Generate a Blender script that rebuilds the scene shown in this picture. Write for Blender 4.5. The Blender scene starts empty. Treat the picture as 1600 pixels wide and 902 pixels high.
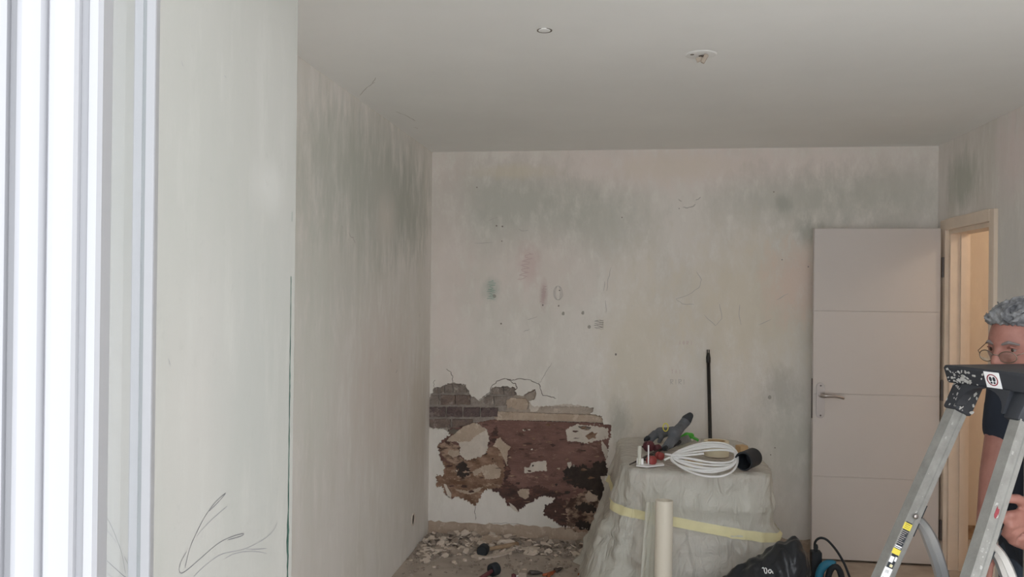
import bpy, bmesh, math, random
from mathutils import Vector, Matrix, noise
from mathutils.geometry import delaunay_2d_cdt
from mathutils.bvhtree import BVHTree

SC = bpy.context.scene
COL = SC.collection
# ------------------------------------------------------------------ camera, world, exposure
F, PSI, PIT, ROL, ZC = 1324.4, .1376, .0039, .0107, 1.6076
fw = Vector((-math.sin(PSI)*math.cos(PIT), math.cos(PSI)*math.cos(PIT), math.sin(PIT)))
rt0 = Vector((math.cos(PSI), math.sin(PSI), 0)); up0 = rt0.cross(fw)
RT = rt0*math.cos(ROL) + up0*math.sin(ROL)
UP = up0*math.cos(ROL) - rt0*math.sin(ROL)
CAM = Vector((0, 0, ZC))
cd = bpy.data.cameras.new('camera'); cam = bpy.data.objects.new('camera', cd); COL.objects.link(cam)
cd.sensor_width = 36; cd.lens = F/1600*36; cd.clip_start = .02
cam.matrix_world = Matrix(((RT.x, UP.x, -fw.x, 0), (RT.y, UP.y, -fw.y, 0), (RT.z, UP.z, -fw.z, ZC), (0, 0, 0, 1)))
SC.camera = cam
w = bpy.data.worlds.new('overcast'); SC.world = w; w.use_nodes = True
bg = w.node_tree.nodes['Background']; bg.inputs[0].default_value = (.93, .965, 1, 1); bg.inputs[1].default_value = 2.75
SC.view_settings.view_transform = 'Standard'; SC.view_settings.look = 'None'
SC.view_settings.exposure = 0.08; SC.view_settings.gamma = 1; SC.view_settings.use_curve_mapping = False
SC.cycles.max_bounces = 12; SC.cycles.diffuse_bounces = 8; SC.cycles.adaptive_threshold = .03; SC.cycles.use_denoising = True
# hallway ceiling bulb beyond the doorway
ld = bpy.data.lights.new('hall_bulb', 'POINT'); ld.energy = 8; ld.color = (1, .84, .67); ld.shadow_soft_size = .08
lo = bpy.data.objects.new('hall_bulb', ld); COL.objects.link(lo); lo.location = (2.62, 4.7, 2.3)

H, D, XL, XR = 2.53, 5.50, -1.306, 1.869      # ceiling height, back wall, left wall, right wall
XP, YP0, YP1 = -.75, 1.12, 1.832              # window reveal: plane and depth range

def ray(px, py): return fw + RT*((px-800)/F) - UP*((py-451)/F)
def atC(px, py, zc): return CAM + ray(px, py)*zc
def atY(px, py, Y=D): r = ray(px, py); return CAM + r*(Y/r.y)
def atX(px, py, X): r = ray(px, py); return CAM + r*(X/r.x)
def atZ(px, py, Z): r = ray(px, py); return CAM + r*((Z-ZC)/r.z)

# ------------------------------------------------------------------ materials
GAIN = 1.8
def S(h):
    g = GAIN
    if h[0] == '!': h = h[1:]; g = 1
    v = [int(h[i:i+2], 16)/255 for i in (0, 2, 4)]
    return tuple(min(.88, g*(c/12.92 if c <= .04045 else ((c+.055)/1.055)**2.4)) for c in v)+(1,)
def mat(name, col, rough=.6, metal=0, var=0, scale=8, bump=0, bscale=60, alpha=None, col2=None, spec=.4, contrast=.35, stretch=None, trans=0, speck=None):
    m = bpy.data.materials.new(name); m.use_nodes = True
    nt = m.node_tree; N = nt.nodes; L = nt.links; b = N['Principled BSDF']
    c = S(col) if isinstance(col, str) else col
    b.inputs['Base Color'].default_value = c; b.inputs['Roughness'].default_value = rough
    b.inputs['Metallic'].default_value = metal; b.inputs['Specular IOR Level'].default_value = spec
    if trans: b.inputs['Transmission Weight'].default_value = trans
    tc = N.new('ShaderNodeTexCoord'); vec = tc.outputs['Object']
    if stretch:
        mp = N.new('ShaderNodeMapping'); mp.inputs['Scale'].default_value = stretch; L.new(vec, mp.inputs[0]); vec = mp.outputs[0]
    if var or col2:
        n = N.new('ShaderNodeTexNoise'); n.inputs['Scale'].default_value = scale; n.inputs['Detail'].default_value = 6; n.inputs['Roughness'].default_value = .62
        L.new(vec, n.inputs['Vector'])
        mr = N.new('ShaderNodeMapRange'); mr.inputs[1].default_value = .5-contrast/2; mr.inputs[2].default_value = .5+contrast/2
        L.new(n.outputs[0], mr.inputs[0])
        mx = N.new('ShaderNodeMix'); mx.data_type = 'RGBA'; L.new(mr.outputs[0], mx.inputs[0])
        c2 = S(col2) if col2 else tuple(x*(1-var) for x in c[:3])+(1,)
        mx.inputs[6].default_value = c; mx.inputs[7].default_value = c2
        out_ = mx.outputs[2]
        for (sc_, sscale, lo, amt) in (speck or []):
            n3 = N.new('ShaderNodeTexNoise'); n3.inputs['Scale'].default_value = sscale; n3.inputs['Detail'].default_value = 7; n3.inputs['Roughness'].default_value = .7; L.new(vec, n3.inputs['Vector'])
            m3 = N.new('ShaderNodeMapRange'); m3.inputs[1].default_value = lo; m3.inputs[2].default_value = lo+.06; m3.inputs[4].default_value = amt; L.new(n3.outputs[0], m3.inputs[0])
            x3 = N.new('ShaderNodeMix'); x3.data_type = 'RGBA'; L.new(m3.outputs[0], x3.inputs[0]); L.new(out_, x3.inputs[6]); x3.inputs[7].default_value = S(sc_); out_ = x3.outputs[2]
        L.new(out_, b.inputs['Base Color'])
    if bump:
        n2 = N.new('ShaderNodeTexNoise'); n2.inputs['Scale'].default_value = bscale; n2.inputs['Detail'].default_value = 5; L.new(vec, n2.inputs['Vector'])
        bp = N.new('ShaderNodeBump'); bp.inputs['Strength'].default_value = bump; bp.inputs['Distance'].default_value = .01
        L.new(n2.outputs[0], bp.inputs['Height']); L.new(bp.outputs[0], b.inputs['Normal'])
    if alpha is not None: b.inputs['Alpha'].default_value = alpha
    return m

def wall_mat(name, base, patches, axes, mottled=('a7a49d', .5), streak=(3, 3, .8), bump=.12, rough=.85):
    """plaster with scraped paint patches; patches = (u, v, ru, rv, colour, strength); axes = indices of u and v"""
    m = bpy.data.materials.new(name); m.use_nodes = True
    nt = m.node_tree; N = nt.nodes; L = nt.links; b = N['Principled BSDF']
    b.inputs['Roughness'].default_value = rough; b.inputs['Specular IOR Level'].default_value = .2
    tc = N.new('ShaderNodeTexCoord'); vec = tc.outputs['Object']
    mp = N.new('ShaderNodeMapping'); mp.inputs['Scale'].default_value = streak; L.new(vec, mp.inputs[0])
    def noise_(sc, det, v, r=.6):
        n = N.new('ShaderNodeTexNoise'); n.inputs['Scale'].default_value = sc; n.inputs['Detail'].default_value = det; n.inputs['Roughness'].default_value = r
        L.new(v, n.inputs['Vector']); return n.outputs[0]
    def math_(op, a, bb, clamp=False):
        n = N.new('ShaderNodeMath'); n.operation = op; n.use_clamp = clamp
        for i, x in enumerate((a, bb)):
            if isinstance(x, (int, float)): n.inputs[i].default_value = x
            else: L.new(x, n.inputs[i])
        return n.outputs[0]
    def mapr(x, a, c, d=0, e=1):
        n = N.new('ShaderNodeMapRange'); n.inputs[1].default_value = a; n.inputs[2].default_value = c; n.inputs[3].default_value = d; n.inputs[4].default_value = e
        L.new(x, n.inputs[0]); return n.outputs[0]
    def mix(f, a, c):
        n = N.new('ShaderNodeMix'); n.data_type = 'RGBA'
        if isinstance(f, (int, float)): n.inputs[0].default_value = f
        else: L.new(f, n.inputs[0])
        for i, x in ((6, a), (7, c)):
            if isinstance(x, tuple): n.inputs[i].default_value = x
            else: L.new(x, n.inputs[i])
        return n.outputs[2]
    big = noise_(1.3, 5, mp.outputs[0]); mid = noise_(4.5, 7, mp.outputs[0], .68); fine = noise_(30, 6, vec, .7)
    col = mix(mapr(big, .42, .62, 0, mottled[1]), S(base), S(mottled[0]))
    col = mix(mapr(mid, .52, .68, 0, .45), col, tuple(min(.9, x*1.12) for x in S(base)[:3])+(1,)); col = mix(mapr(noise_(7, 8, mp.outputs[0], .72), .55, .72, 0, .35), col, S(mottled[0]))
    sep = N.new('ShaderNodeSeparateXYZ'); L.new(vec, sep.inputs[0])
    edge = math_('MULTIPLY', math_('SUBTRACT', mid, .5), 2.2)
    for (u, v, ru, rv, c, s) in patches:
        du = math_('DIVIDE', math_('SUBTRACT', sep.outputs[axes[0]], u), ru)
        dv = math_('DIVIDE', math_('SUBTRACT', sep.outputs[axes[1]], v), rv)
        r = math_('SQRT', math_('ADD', math_('MULTIPLY', du, du), math_('MULTIPLY', dv, dv)), 0)
        r = math_('ADD', r, edge)
        col = mix(mapr(r, 1.35, .35, 0, s*.75), col, S(c))
    col = mix(mapr(fine, .60, .78, 0, .35), col, mix(.25, S(base), (.12, .11, .1, 1)))
    L.new(col, b.inputs['Base Color'])
    bp = N.new('ShaderNodeBump'); bp.inputs['Strength'].default_value = bump; bp.inputs['Distance'].default_value = .02
    L.new(math_('ADD', mid, math_('MULTIPLY', fine, .3)), bp.inputs['Height']); L.new(bp.outputs[0], b.inputs['Normal'])
    return m

def BW(px, py): p = atY(px, py, D); return (p.x, p.z)
def LW(px, py): p = atX(px, py, XL); return (p.y, p.z)
def PW(px, py): p = atX(px, py, XP); return (p.y, p.z)
def RW(px, py): p = atX(px, py, XR); return (p.y, p.z)
def pt(f, px, py, rx, ry, c, s):
    a = f(px, py); b_ = f(px+rx, py); d_ = f(px, py+ry)
    return (a[0], a[1], abs(b_[0]-a[0]), abs(d_[1]-a[1]), c, s)

GRN, PNK, TAN, PCH = '90928b', 'b8aca8', 'b0a897', 'bba59b'
M = {}
M['wall_back'] = wall_mat('scraped_plaster_back', 'b4b0ab', [
    pt(BW, 1070, 262, 420, 34, PNK, .7), pt(BW, 790, 320, 120, 65, GRN, .8), pt(BW, 935, 345, 75, 55, GRN, .6),
    pt(BW, 1240, 310, 120, 45, GRN, .65), pt(BW, 1385, 300, 110, 45, GRN, .6), pt(BW, 1180, 480, 120, 110, TAN, .7), pt(BW, 1000, 560, 60, 150, TAN, .55),
    pt(BW, 1250, 440, 55, 60, PCH, .75), pt(BW, 800, 268, 60, 12, TAN, .6), pt(BW, 1050, 262, 90, 22, TAN, .4), pt(BW, 700, 430, 40, 190, PNK, .5),
    pt(BW, 840, 420, 90, 60, PNK, .45), pt(BW, 1220, 610, 26, 34, '85857f', .6), pt(BW, 1240, 690, 70, 60, '96988f', .55), pt(BW, 968, 660, 16, 34, '7d7f78', .7),
    pt(BW, 1225, 318, 12, 14, '7b8079', .6), pt(BW, 1262, 362, 20, 22, '7b8079', .6), pt(BW, 768, 452, 13, 16, '78897f', .55), pt(BW, 850, 462, 6, 22, '8d7070', .55), pt(BW, 826, 415, 17, 32, 'a58c8a', .5)],
    (0, 2), streak=(3, 3, 1.5))
M['wall_left'] = wall_mat('scraped_plaster_left', 'b1aeaa', [
    pt(LW, 600, 300, 65, 100, '8b8e87', .85), pt(LW, 520, 270, 55, 90, '94978f', .65), pt(LW, 640, 330, 25, 70, '82857e', .5), pt(LW, 530, 420, 60, 90, '989a92', .5), pt(LW, 600, 600, 40, 120, 'aa9d96', .5),
    pt(LW, 655, 650, 14, 90, '9b9182', .5), pt(LW, 490, 560, 30, 200, 'a9aca4', .5), pt(LW, 604, 340, 14, 40, 'b0aaa4', .7)],
    (1, 2), streak=(3, 3, 1.0))
M['wall_pier'] = wall_mat('scraped_plaster_reveal', '!b8b7b2', [
    pt(PW, 340, 260, 90, 160, '!afafa9', .5), pt(PW, 300, 640, 60, 200, '!bdb9b4', .5), pt(PW, 420, 290, 22, 40, '!cac9c5', .6), pt(PW, 400, 600, 50, 200, '!acaeaa', .5)],
    (1, 2), mottled=('!b0b1aa', .4), streak=(3, 3, .7), bump=.06)
M['wall_right'] = wall_mat('scraped_plaster_right', 'b5b1ae', [
    pt(RW, 1505, 285, 26, 42, '8a8f86', .85), pt(RW, 1585, 250, 30, 70, 'b9acaa', .7), pt(RW, 1575, 420, 40, 140, 'a7a8a6', .6)], (1, 2))
M['ceiling'] = mat('ceiling_paint', 'bcbbb8', .9, var=.05, scale=1.2, bump=.03, bscale=30)
M['floor'] = mat('dusty_floor', '938a81', .8, col2='7d746b', scale=5, bump=.15, bscale=50)
M['hall'] = wall_mat('hall_plaster', 'aea394', [], (0, 2), mottled=('a4968a', .5))
M['outside'] = mat('outside_render', 'b5b1aa', .9, var=.1)
M['mortar'] = mat('old_mortar', '958a7f', .95, col2='837a71', scale=14, bump=.6, bscale=60, speck=[('aaa196', 18, .6, .6)])
M['mortar_grey'] = mat('grey_mortar', '89817a', .95, col2='736b65', scale=30, bump=.7, bscale=90)
M['brick_dark'] = mat('dark_brick', '5d504e', .95, col2='483e3e', scale=26, bump=.8, bscale=90, speck=[('857b75', 22, .58, .7)])
M['brick_grey'] = mat('grey_brick', '7d746d', .95, col2='5f5752', scale=30, bump=.8, bscale=80, speck=[('a39b93', 20, .58, .6)])
M['brick_brown'] = mat('brown_brick', '6c5e57', .95, col2='554a46', scale=30, bump=.8, bscale=80, speck=[('958b83', 20, .58, .65)])
M['red'] = mat('old_red_paint', '6a504a', .85, col2='563f39', scale=7, bump=.45, bscale=45, stretch=(1, 1, 2.4), speck=[('3f302c', 9, .57, .7), ('856c63', 16, .58, .5), ('a1958a', 30, .66, .8)])
M['dark_red'] = mat('dark_red_paint', '4d3934', .9, col2='352a28', scale=14, bump=.6, bscale=60, stretch=(1, 1, 2.5), speck=[('6b4b42', 12, .56, .7), ('84705f', 24, .64, .5)])
M['black'] = mat('damp_black_patch', '38302d', .9, col2='28221f', scale=20, bump=.6, bscale=60)
M['brown'] = mat('brown_scratch_coat', '80695a', .95, col2='5c4638', scale=11, bump=.8, bscale=60, contrast=.28, stretch=(1, 1, 1.8), speck=[('9c8a78', 14, .57, .6), ('3d2e27', 20, .62, .7)])
M['tan'] = mat('tan_undercoat', '998b7d', .95, col2='8a7b6d', scale=12, bump=.5, bscale=60, speck=[('a89d91', 16, .57, .6), ('6d5f54', 26, .64, .5)])
M['cream'] = mat('cream_plaster', 'aaa299', .9, var=.15, scale=14, bump=.4, bscale=60, speck=[('8d7f73', 20, .6, .6)])
M['streaky'] = mat('mottled_scrape', '8a7566', .95, col2='3c2d28', scale=13, bump=.7, bscale=70, contrast=.16, stretch=(1, 1, 1.8))
M['crack'] = mat('crack_shadow', '554e48', .95); M['hole'] = mat('filled_hole', '6d6761', .95); M['hole_faint'] = mat('faint_smudge', '85827c', .95)
M['pencil'] = mat('pencil_mark', '747170', .9)
M['pencil_faint'] = mat('faint_pencil', '96928e', .9)
M['pencil_pier'] = mat('pencil_reveal', '!94939a', .9)
M['pencil_pier_dark'] = mat('pencil_reveal_dark', '!6c6a70', .9)
M['red_mark'] = mat('red_crayon', 'a39391', .9)
M['green_paint'] = mat('old_green_paint', '!1c4a40', .8, col2='!5f7a70', scale=40, contrast=.25, stretch=(1, 1, .4))
M['pvc'] = mat('white_pvc', (.365,.365,.385,1), .35, spec=.5)
M['gasket'] = mat('grey_gasket', '6d7072', .6)
M['door'] = mat('door_paint', 'a5a09d', .5, var=.03, scale=2)
M['frame'] = mat('door_frame_paint', 'b8ab9d', .55, var=.1, scale=6)
M['steel'] = mat('brushed_steel', '8d8784', .35, 1)
M['darksteel'] = mat('dull_dark_metal', '4b4543', .5, .8)
M['alu'] = mat('scuffed_aluminium', '!a09f9b', .45, .45, col2='!8e8d89', scale=30, bump=.05, bscale=200)
M['cap'] = mat('paint_splashed_plastic', '!303237', .5, spec=.4)
M['white_paint'] = mat('white_paint_splash', '!aeaca8', .8)
M['pipe'] = mat('cream_pipe_plastic', 'b0aa9e', .45)
M['bag'] = mat('black_bin_liner', '17191d', .32, spec=.5, bump=.25, bscale=25)
M['white_print'] = mat('white_print', 'b9bcc0', .7)
M['rubber'] = mat('black_rubber', '1d2024', .6)
M['wood'] = mat('worn_wood', '8a7661', .7, col2='6d5a48', scale=20)
M['red_plastic'] = mat('red_plastic', '!96423f', .4)
M['dark_red_plastic'] = mat('dark_red_plastic', '!62333a', .45)
M['orange'] = mat('orange_grip', '!a05535', .5)
M['blue'] = mat('blue_plastic', '!2f7d9c', .4)
M['glove'] = mat('grey_glove', '55585d', .8, col2='484b50', scale=20, bump=.3, bscale=80)
M['glove_dark'] = mat('dark_glove', '2f3236', .8)
M['yellow'] = mat('yellow_trim', 'b9b24e', .6)
M['green'] = mat('green_plastic', '3f8d32', .4)
M['cable'] = mat('white_cable', 'd2d3d6', .4)
M['tape'] = mat('masking_tape_cream', 'b5ad98', .7)
M['tape_y'] = mat('pale_yellow_tape', 'b3ad8a', .6, var=.08, scale=12)
M['card'] = mat('brown_card', '9a8262', .8)
M['flake'] = mat('plaster_flake', 'aca196', .9, var=.2, scale=25, bump=.3)
M['flake2'] = mat('dirty_flake', '857a70', .95, var=.2, scale=25, bump=.3)
M['debris'] = mat('fine_debris', '8f857c', .95, col2='5f564f', scale=30)
M['skin'] = mat('skin', '!a07064', .5, col2='!8f6055', scale=18, bump=.08, bscale=120)
M['hair'] = mat('grey_hair', '!8f8f90', .7, col2='!515256', scale=30, bump=.5, bscale=90, stretch=(1, 1, 1))
M['brow'] = mat('grey_eyebrow', '5c5452', .8)
M['shirt'] = mat('navy_cotton', '!222833', .9, var=.15, scale=12, bump=.15, bscale=70)
M['jeans'] = mat('dark_jeans', '2a323c', .9, var=.2, scale=30, bump=.15, bscale=120)
M['eye_white'] = mat('eye_white', '!8d807c', .3); M['iris'] = mat('dark_iris', '2a2019', .2)
M['shoe'] = mat('dark_shoe', '24221f', .7)
M['wire'] = mat('thin_metal_rim', '6b6259', .3, .9)
M['cab'] = mat('covered_furniture', '8a7270', .6, col2='7a4f4f', scale=3)
M['black_pole'] = mat('black_pole', '1b1917', .4)
M['connector'] = mat('beige_connector', '857b70', .6); M['lab_black'] = mat('label_black', '23262b', .5); M['lab_yellow'] = mat('label_yellow', 'b3a540', .5); M['lab_white'] = mat('label_white', 'c9c9c9', .5)
M['sign_red'] = mat('sign_red', '!8c3a42', .5)
def glass_mat():
    m = bpy.data.materials.new('window_glass'); m.use_nodes = True; b = m.node_tree.nodes['Principled BSDF']
    b.inputs['Base Color'].default_value = (.93, .96, .95, 1); b.inputs['Roughness'].default_value = .01; b.inputs['Transmission Weight'].default_value = 1; b.inputs['IOR'].default_value = 1.45
    return m
M['glass'] = glass_mat()
def film_mat(name, col, op):
    m = bpy.data.materials.new(name); m.use_nodes = True; nt = m.node_tree; N = nt.nodes; L = nt.links
    b = N['Principled BSDF']; b.inputs['Base Color'].default_value = S(col); b.inputs['Roughness'].default_value = .27; b.inputs['Specular IOR Level'].default_value = .5
    t = N.new('ShaderNodeBsdfTransparent'); tr = N.new('ShaderNodeBsdfTranslucent'); tr.inputs[0].default_value = S(col)
    m1 = N.new('ShaderNodeMixShader'); m1.inputs[0].default_value = .3; L.new(b.outputs[0], m1.inputs[1]); L.new(tr.outputs[0], m1.inputs[2])
    m2 = N.new('ShaderNodeMixShader'); m2.inputs[0].default_value = op; L.new(t.outputs[0], m2.inputs[1]); L.new(m1.outputs[0], m2.inputs[2])
    tc = N.new('ShaderNodeTexCoord'); mp = N.new('ShaderNodeMapping'); mp.inputs['Scale'].default_value = (9, 9, 4); L.new(tc.outputs['Object'], mp.inputs[0])
    n = N.new('ShaderNodeTexNoise'); n.inputs['Scale'].default_value = 1.6; n.inputs['Detail'].default_value = 4; n.inputs['Distortion'].default_value = 1.2; L.new(mp.outputs[0], n.inputs['Vector'])
    bp = N.new('ShaderNodeBump'); bp.inputs['Strength'].default_value = .8; bp.inputs['Distance'].default_value = .04; L.new(n.outputs[0], bp.inputs['Height']); L.new(bp.outputs[0], b.inputs['Normal'])
    L.new(m2.outputs[0], N['Material Output'].inputs[0]); return m
M['film'] = film_mat('dust_sheet_film', 'c5bbb2', .78)

# ------------------------------------------------------------------ object helpers
def link(name, me, m, parent=None, smooth=False):
    o = bpy.data.objects.new(name, me); COL.objects.link(o)
    if m is not None:
        if len(me.materials) == 0: me.materials.append(M[m] if isinstance(m, str) else m)
    if smooth: me.polygons.foreach_set('use_smooth', [True]*len(me.polygons))
    if parent is not None:
        o.parent = parent
        pl = Vector((0, 0, 0)); q = parent
        while q is not None: pl += q.location; q = q.parent
        if pl.length > 0: me.transform(Matrix.Translation(-pl))
    return o
def ob(name, bm, m, parent=None, smooth=False, ang=None):
    bmesh.ops.recalc_face_normals(bm, faces=bm.faces)
    me = bpy.data.meshes.new(name); bm.to_mesh(me); bm.free()
    o = link(name, me, m, parent, smooth or ang is not None)
    if ang is not None: me.set_sharp_from_angle(angle=math.radians(ang))
    return o
def thing(name, label, cat, loc=(0, 0, 0), group=None):
    o = bpy.data.objects.new(name, None); COL.objects.link(o); o.location = loc; o.empty_display_size = .05
    tag(o, label, cat, group); return o
def tag(o, label=None, cat=None, group=None, kind=None):
    for k, v in (('label', label), ('category', cat), ('group', group), ('kind', kind)):
        if v: o[k] = v
    return o
def rebase(o):
    """put a one-mesh thing's origin at its base"""
    vs = [v.co for v in o.data.vertices]; c = sum(vs, Vector())/len(vs); c.z = min(v.z for v in vs)
    o.data.transform(Matrix.Translation(-c)); o.location = c; return o
def box(bm, c, s, R=None, bev=0):
    vs = []
    for dx in (-1, 1):
        for dy in (-1, 1):
            for dz in (-1, 1):
                v = Vector((dx*s[0]/2, dy*s[1]/2, dz*s[2]/2))
                if R is not None: v = R @ v
                vs.append(bm.verts.new(Vector(c)+v))
    fs = [bm.faces.new([vs[i] for i in f]) for f in ((0, 1, 3, 2), (4, 6, 7, 5), (0, 4, 5, 1), (2, 3, 7, 6), (0, 2, 6, 4), (1, 5, 7, 3))]
    if bev:
        es = list({e for f in fs for e in f.edges})
        bmesh.ops.bevel(bm, geom=es, offset=bev, segments=2, affect='EDGES', profile=.5)
    return bm
def mbox(name, c, s, m, parent=None, R=None, bev=0): return ob(name, box(bmesh.new(), c, s, R, bev), m, parent)
def frame_of(d):
    d = d.normalized(); a = Vector((0, 0, 1)) if abs(d.z) < .9 else Vector((1, 0, 0)); x = d.cross(a).normalized(); return x, d.cross(x).normalized()
def tube(bm, pts, r, seg=10, cap=True, closed=False):
    pts = [Vector(p) for p in pts]; n = len(pts); rs = r if isinstance(r, (list, tuple)) else [r]*n
    rings = []; px_ = None
    for i, p in enumerate(pts):
        if closed: d = pts[(i+1) % n]-pts[i-1]
        else: d = pts[min(i+1, n-1)]-pts[max(i-1, 0)]
        if d.length < 1e-9: d = Vector((0, 0, 1))
        d.normalize()
        if px_ is None: x, y = frame_of(d)
        else:
            x = (px_-d*px_.dot(d)); x = x.normalized() if x.length > 1e-6 else frame_of(d)[0]; y = d.cross(x)
        px_ = x
        rings.append([bm.verts.new(p+(x*math.cos(2*math.pi*k/seg)+y*math.sin(2*math.pi*k/seg))*rs[i]) for k in range(seg)])
    for i in range(n if closed else n-1):
        a, b_ = rings[i], rings[(i+1) % n]
        for k in range(seg): bm.faces.new((a[k], a[(k+1) % seg], b_[(k+1) % seg], b_[k]))
    if cap and not closed: bm.faces.new(rings[0][::-1]); bm.faces.new(rings[-1])
    return bm
def lathe(bm, c, axis, prof, seg=24, close=False):
    """prof = list of (along axis, radius)"""
    c = Vector(c); ax = Vector(axis).normalized(); x, y = frame_of(ax); rings = []
    for h, r in prof:
        rings.append([bm.verts.new(c+ax*h+(x*math.cos(2*math.pi*k/seg)+y*math.sin(2*math.pi*k/seg))*max(r, 1e-4)) for k in range(seg)])
    n = len(rings)
    for i in range(n if close else n-1):
        a, b_ = rings[i], rings[(i+1) % n]
        for k in range(seg): bm.faces.new((a[k], a[(k+1) % seg], b_[(k+1) % seg], b_[k]))
    if not close: bm.faces.new(rings[0][::-1]); bm.faces.new(rings[-1])
    return bm
def inside(p, poly):
    r = False; n = len(poly); j = n-1
    for i in range(n):
        xi, yi = poly[i]; xj, yj = poly[j]
        if (yi > p[1]) != (yj > p[1]) and p[0] < (xj-xi)*(p[1]-yi)/(yj-yi)+xi: r = not r
        j = i
    return r
def slab_bm(outer, holes, Mp, t, bm=None):
    """solid plate of any outline; Mp(u, v, d) maps outline coordinates and depth to space"""
    bm = bm or bmesh.new(); vs = []; es = []
    for lp in [outer]+holes:
        b0 = len(vs); vs += [Vector(p) for p in lp]; es += [(b0+i, b0+(i+1) % len(lp)) for i in range(len(lp))]
    r = delaunay_2d_cdt(vs, es, [], 0, 1e-6); V, Fc = r[0], r[2]
    keep = []
    for f in Fc:
        c = sum((V[i] for i in f), Vector((0, 0)))/len(f)
        if inside(c, outer) and not any(inside(c, h) for h in holes): keep.append(f)
    fr = {}; bk = {}
    def g(dct, i, d):
        if i not in dct: dct[i] = bm.verts.new(Mp(V[i].x, V[i].y, d))
        return dct[i]
    cnt = {}
    for f in keep:
        bm.faces.new([g(fr, i, 0) for i in f]); bm.faces.new([g(bk, i, t) for i in reversed(f)])
        for a in range(len(f)):
            e = (f[a], f[(a+1) % len(f)]); k = tuple(sorted(e)); cnt.setdefault(k, []).append(e)
    for k, v in cnt.items():
        if len(v) == 1:
            a, b_ = v[0]; bm.faces.new((fr[b_], fr[a], bk[a], bk[b_]))
    return bm
def slab(name, outer, holes, Mp, t, m, parent=None): return ob(name, slab_bm(outer, holes, Mp, t), m, parent)
def rough(poly, amp=.006, step=.012, seed=1):
    rnd = random.Random(seed); out = []; n = len(poly)
    for i in range(n):
        a = Vector(poly[i]); b_ = Vector(poly[(i+1) % n]); L = (b_-a).length; k = max(1, int(L/step))
        nr = Vector((-(b_-a).y, (b_-a).x)); nr = nr.normalized() if nr.length > 0 else nr
        for j in range(k):
            o = 0 if j == 0 else rnd.uniform(-amp, amp)
            out.append(tuple(a.lerp(b_, j/k)+nr*o+Vector((rnd.uniform(-1, 1), rnd.uniform(-1, 1)))*amp*.25))
    return out
def back(u, v, d): return Vector((u, D+d, v))
def left(u, v, d): return Vector((XL-d, u, v))
def pier(u, v, d): return Vector((XP-d, u, v))
def right(u, v, d): return Vector((XR+d, u, v))
def ceil(u, v, d): return Vector((u, v, H+d))
def ribbon(name, strokes, wd, Mp, m, parent, lift=.0008, seed=0):
    """drawn line(s) on a surface"""
    bm = bmesh.new(); rnd = random.Random(seed)
    for st in strokes:
        pts = [Vector(p) for p in st]; n = len(pts); A = []; B = []
        for i, p in enumerate(pts):
            d = pts[min(i+1, n-1)]-pts[max(i-1, 0)]; d = d.normalized() if d.length > 0 else Vector((1, 0)); nr = Vector((-d.y, d.x))
            q = wd*rnd.uniform(.35, .65)*(.45 if i in (0, n-1) else 1)
            A.append(bm.verts.new(Mp(*(p+nr*q), -lift))); B.append(bm.verts.new(Mp(*(p-nr*q), -lift)))
        for i in range(n-1): bm.faces.new((A[i], A[i+1], B[i+1], B[i]))
    return ob(name, bm, m, parent)
def cone(bm, p0, r0, p1, r1, seg=14, nr=5):
    """round-ended tapered limb"""
    p0 = Vector(p0); p1 = Vector(p1); d = p1-p0; L = d.length
    ax = d.normalized() if L > 1e-6 else Vector((0, 0, 1)); prof = []
    for k in range(nr+1): a = math.pi/2*k/nr; prof.append((-math.cos(a)*r0, math.sin(a)*r0))
    for k in range(nr+1): a = math.pi/2*k/nr; prof.append((L+math.sin(a)*r1, math.cos(a)*r1))
    lathe(bm, p0, ax, prof, seg); return bm
def chain(bm, pts, rs, seg=14, nr=5):
    for i in range(len(pts)-1): cone(bm, pts[i], rs[i], pts[i+1], rs[i+1], seg, nr)
    return bm
def fuse_mesh(bm, voxel, smooth=4, fac=.5):
    bmesh.ops.recalc_face_normals(bm, faces=bm.faces)
    me = bpy.data.meshes.new('t'); bm.to_mesh(me); bm.free(); o = bpy.data.objects.new('t', me); COL.objects.link(o)
    r = o.modifiers.new('r', 'REMESH'); r.mode = 'VOXEL'; r.voxel_size = voxel
    if smooth: s = o.modifiers.new('s', 'SMOOTH'); s.iterations = smooth; s.factor = fac
    dg = bpy.context.evaluated_depsgraph_get(); dg.update()
    me2 = bpy.data.meshes.new_from_object(o.evaluated_get(dg)); bpy.data.objects.remove(o); bpy.data.meshes.remove(me)
    return me2
def fuse(name, bm, voxel, m, parent=None, smooth=4, fac=.5):
    me = fuse_mesh(bm, voxel, smooth, fac); me.name = name; return link(name, me, m, parent, True)
def struct(o, label=None): o['kind'] = 'structure'; return o

# ------------------------------------------------------------------ room shell
struct(mbox('floor', (.6, 3.75, -.06), (5.2, 5.3, .12), 'floor'))
struct(mbox('ceiling', (.6, 3.72, H+.06), (5.2, 5.2, .12), 'ceiling'))
struct(mbox('floor_balcony', (.3, .1, -.09), (6, 2.0, .12), 'outside'))
lw = struct(slab('wall_left', [(YP1-.02, 0), (D, 0), (D, H), (YP1-.02, H)], [], left, .15, 'wall_left'))
pw = struct(slab('wall_pier', [(YP0, 0), (YP1, 0), (YP1, H), (YP0, H)], [], pier, 1.1, 'wall_pier'))
struct(slab('wall_front', [(XP, 2.46), (1.80, 2.46), (1.80, 0), (2.1, 0), (2.1, H), (XP, H)], [], lambda u, v, d: Vector((u, YP0+d, v)), .3, 'outside'))
OY0, OY1, OZ = 4.70, 5.315, 2.0
rw = struct(slab('wall_right', [(1.40, 0), (OY0, 0), (OY0, OZ), (OY1, OZ), (OY1, 0), (D+.16, 0), (D+.16, H), (1.40, H)], [], right, .1, 'wall_right'))
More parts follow.
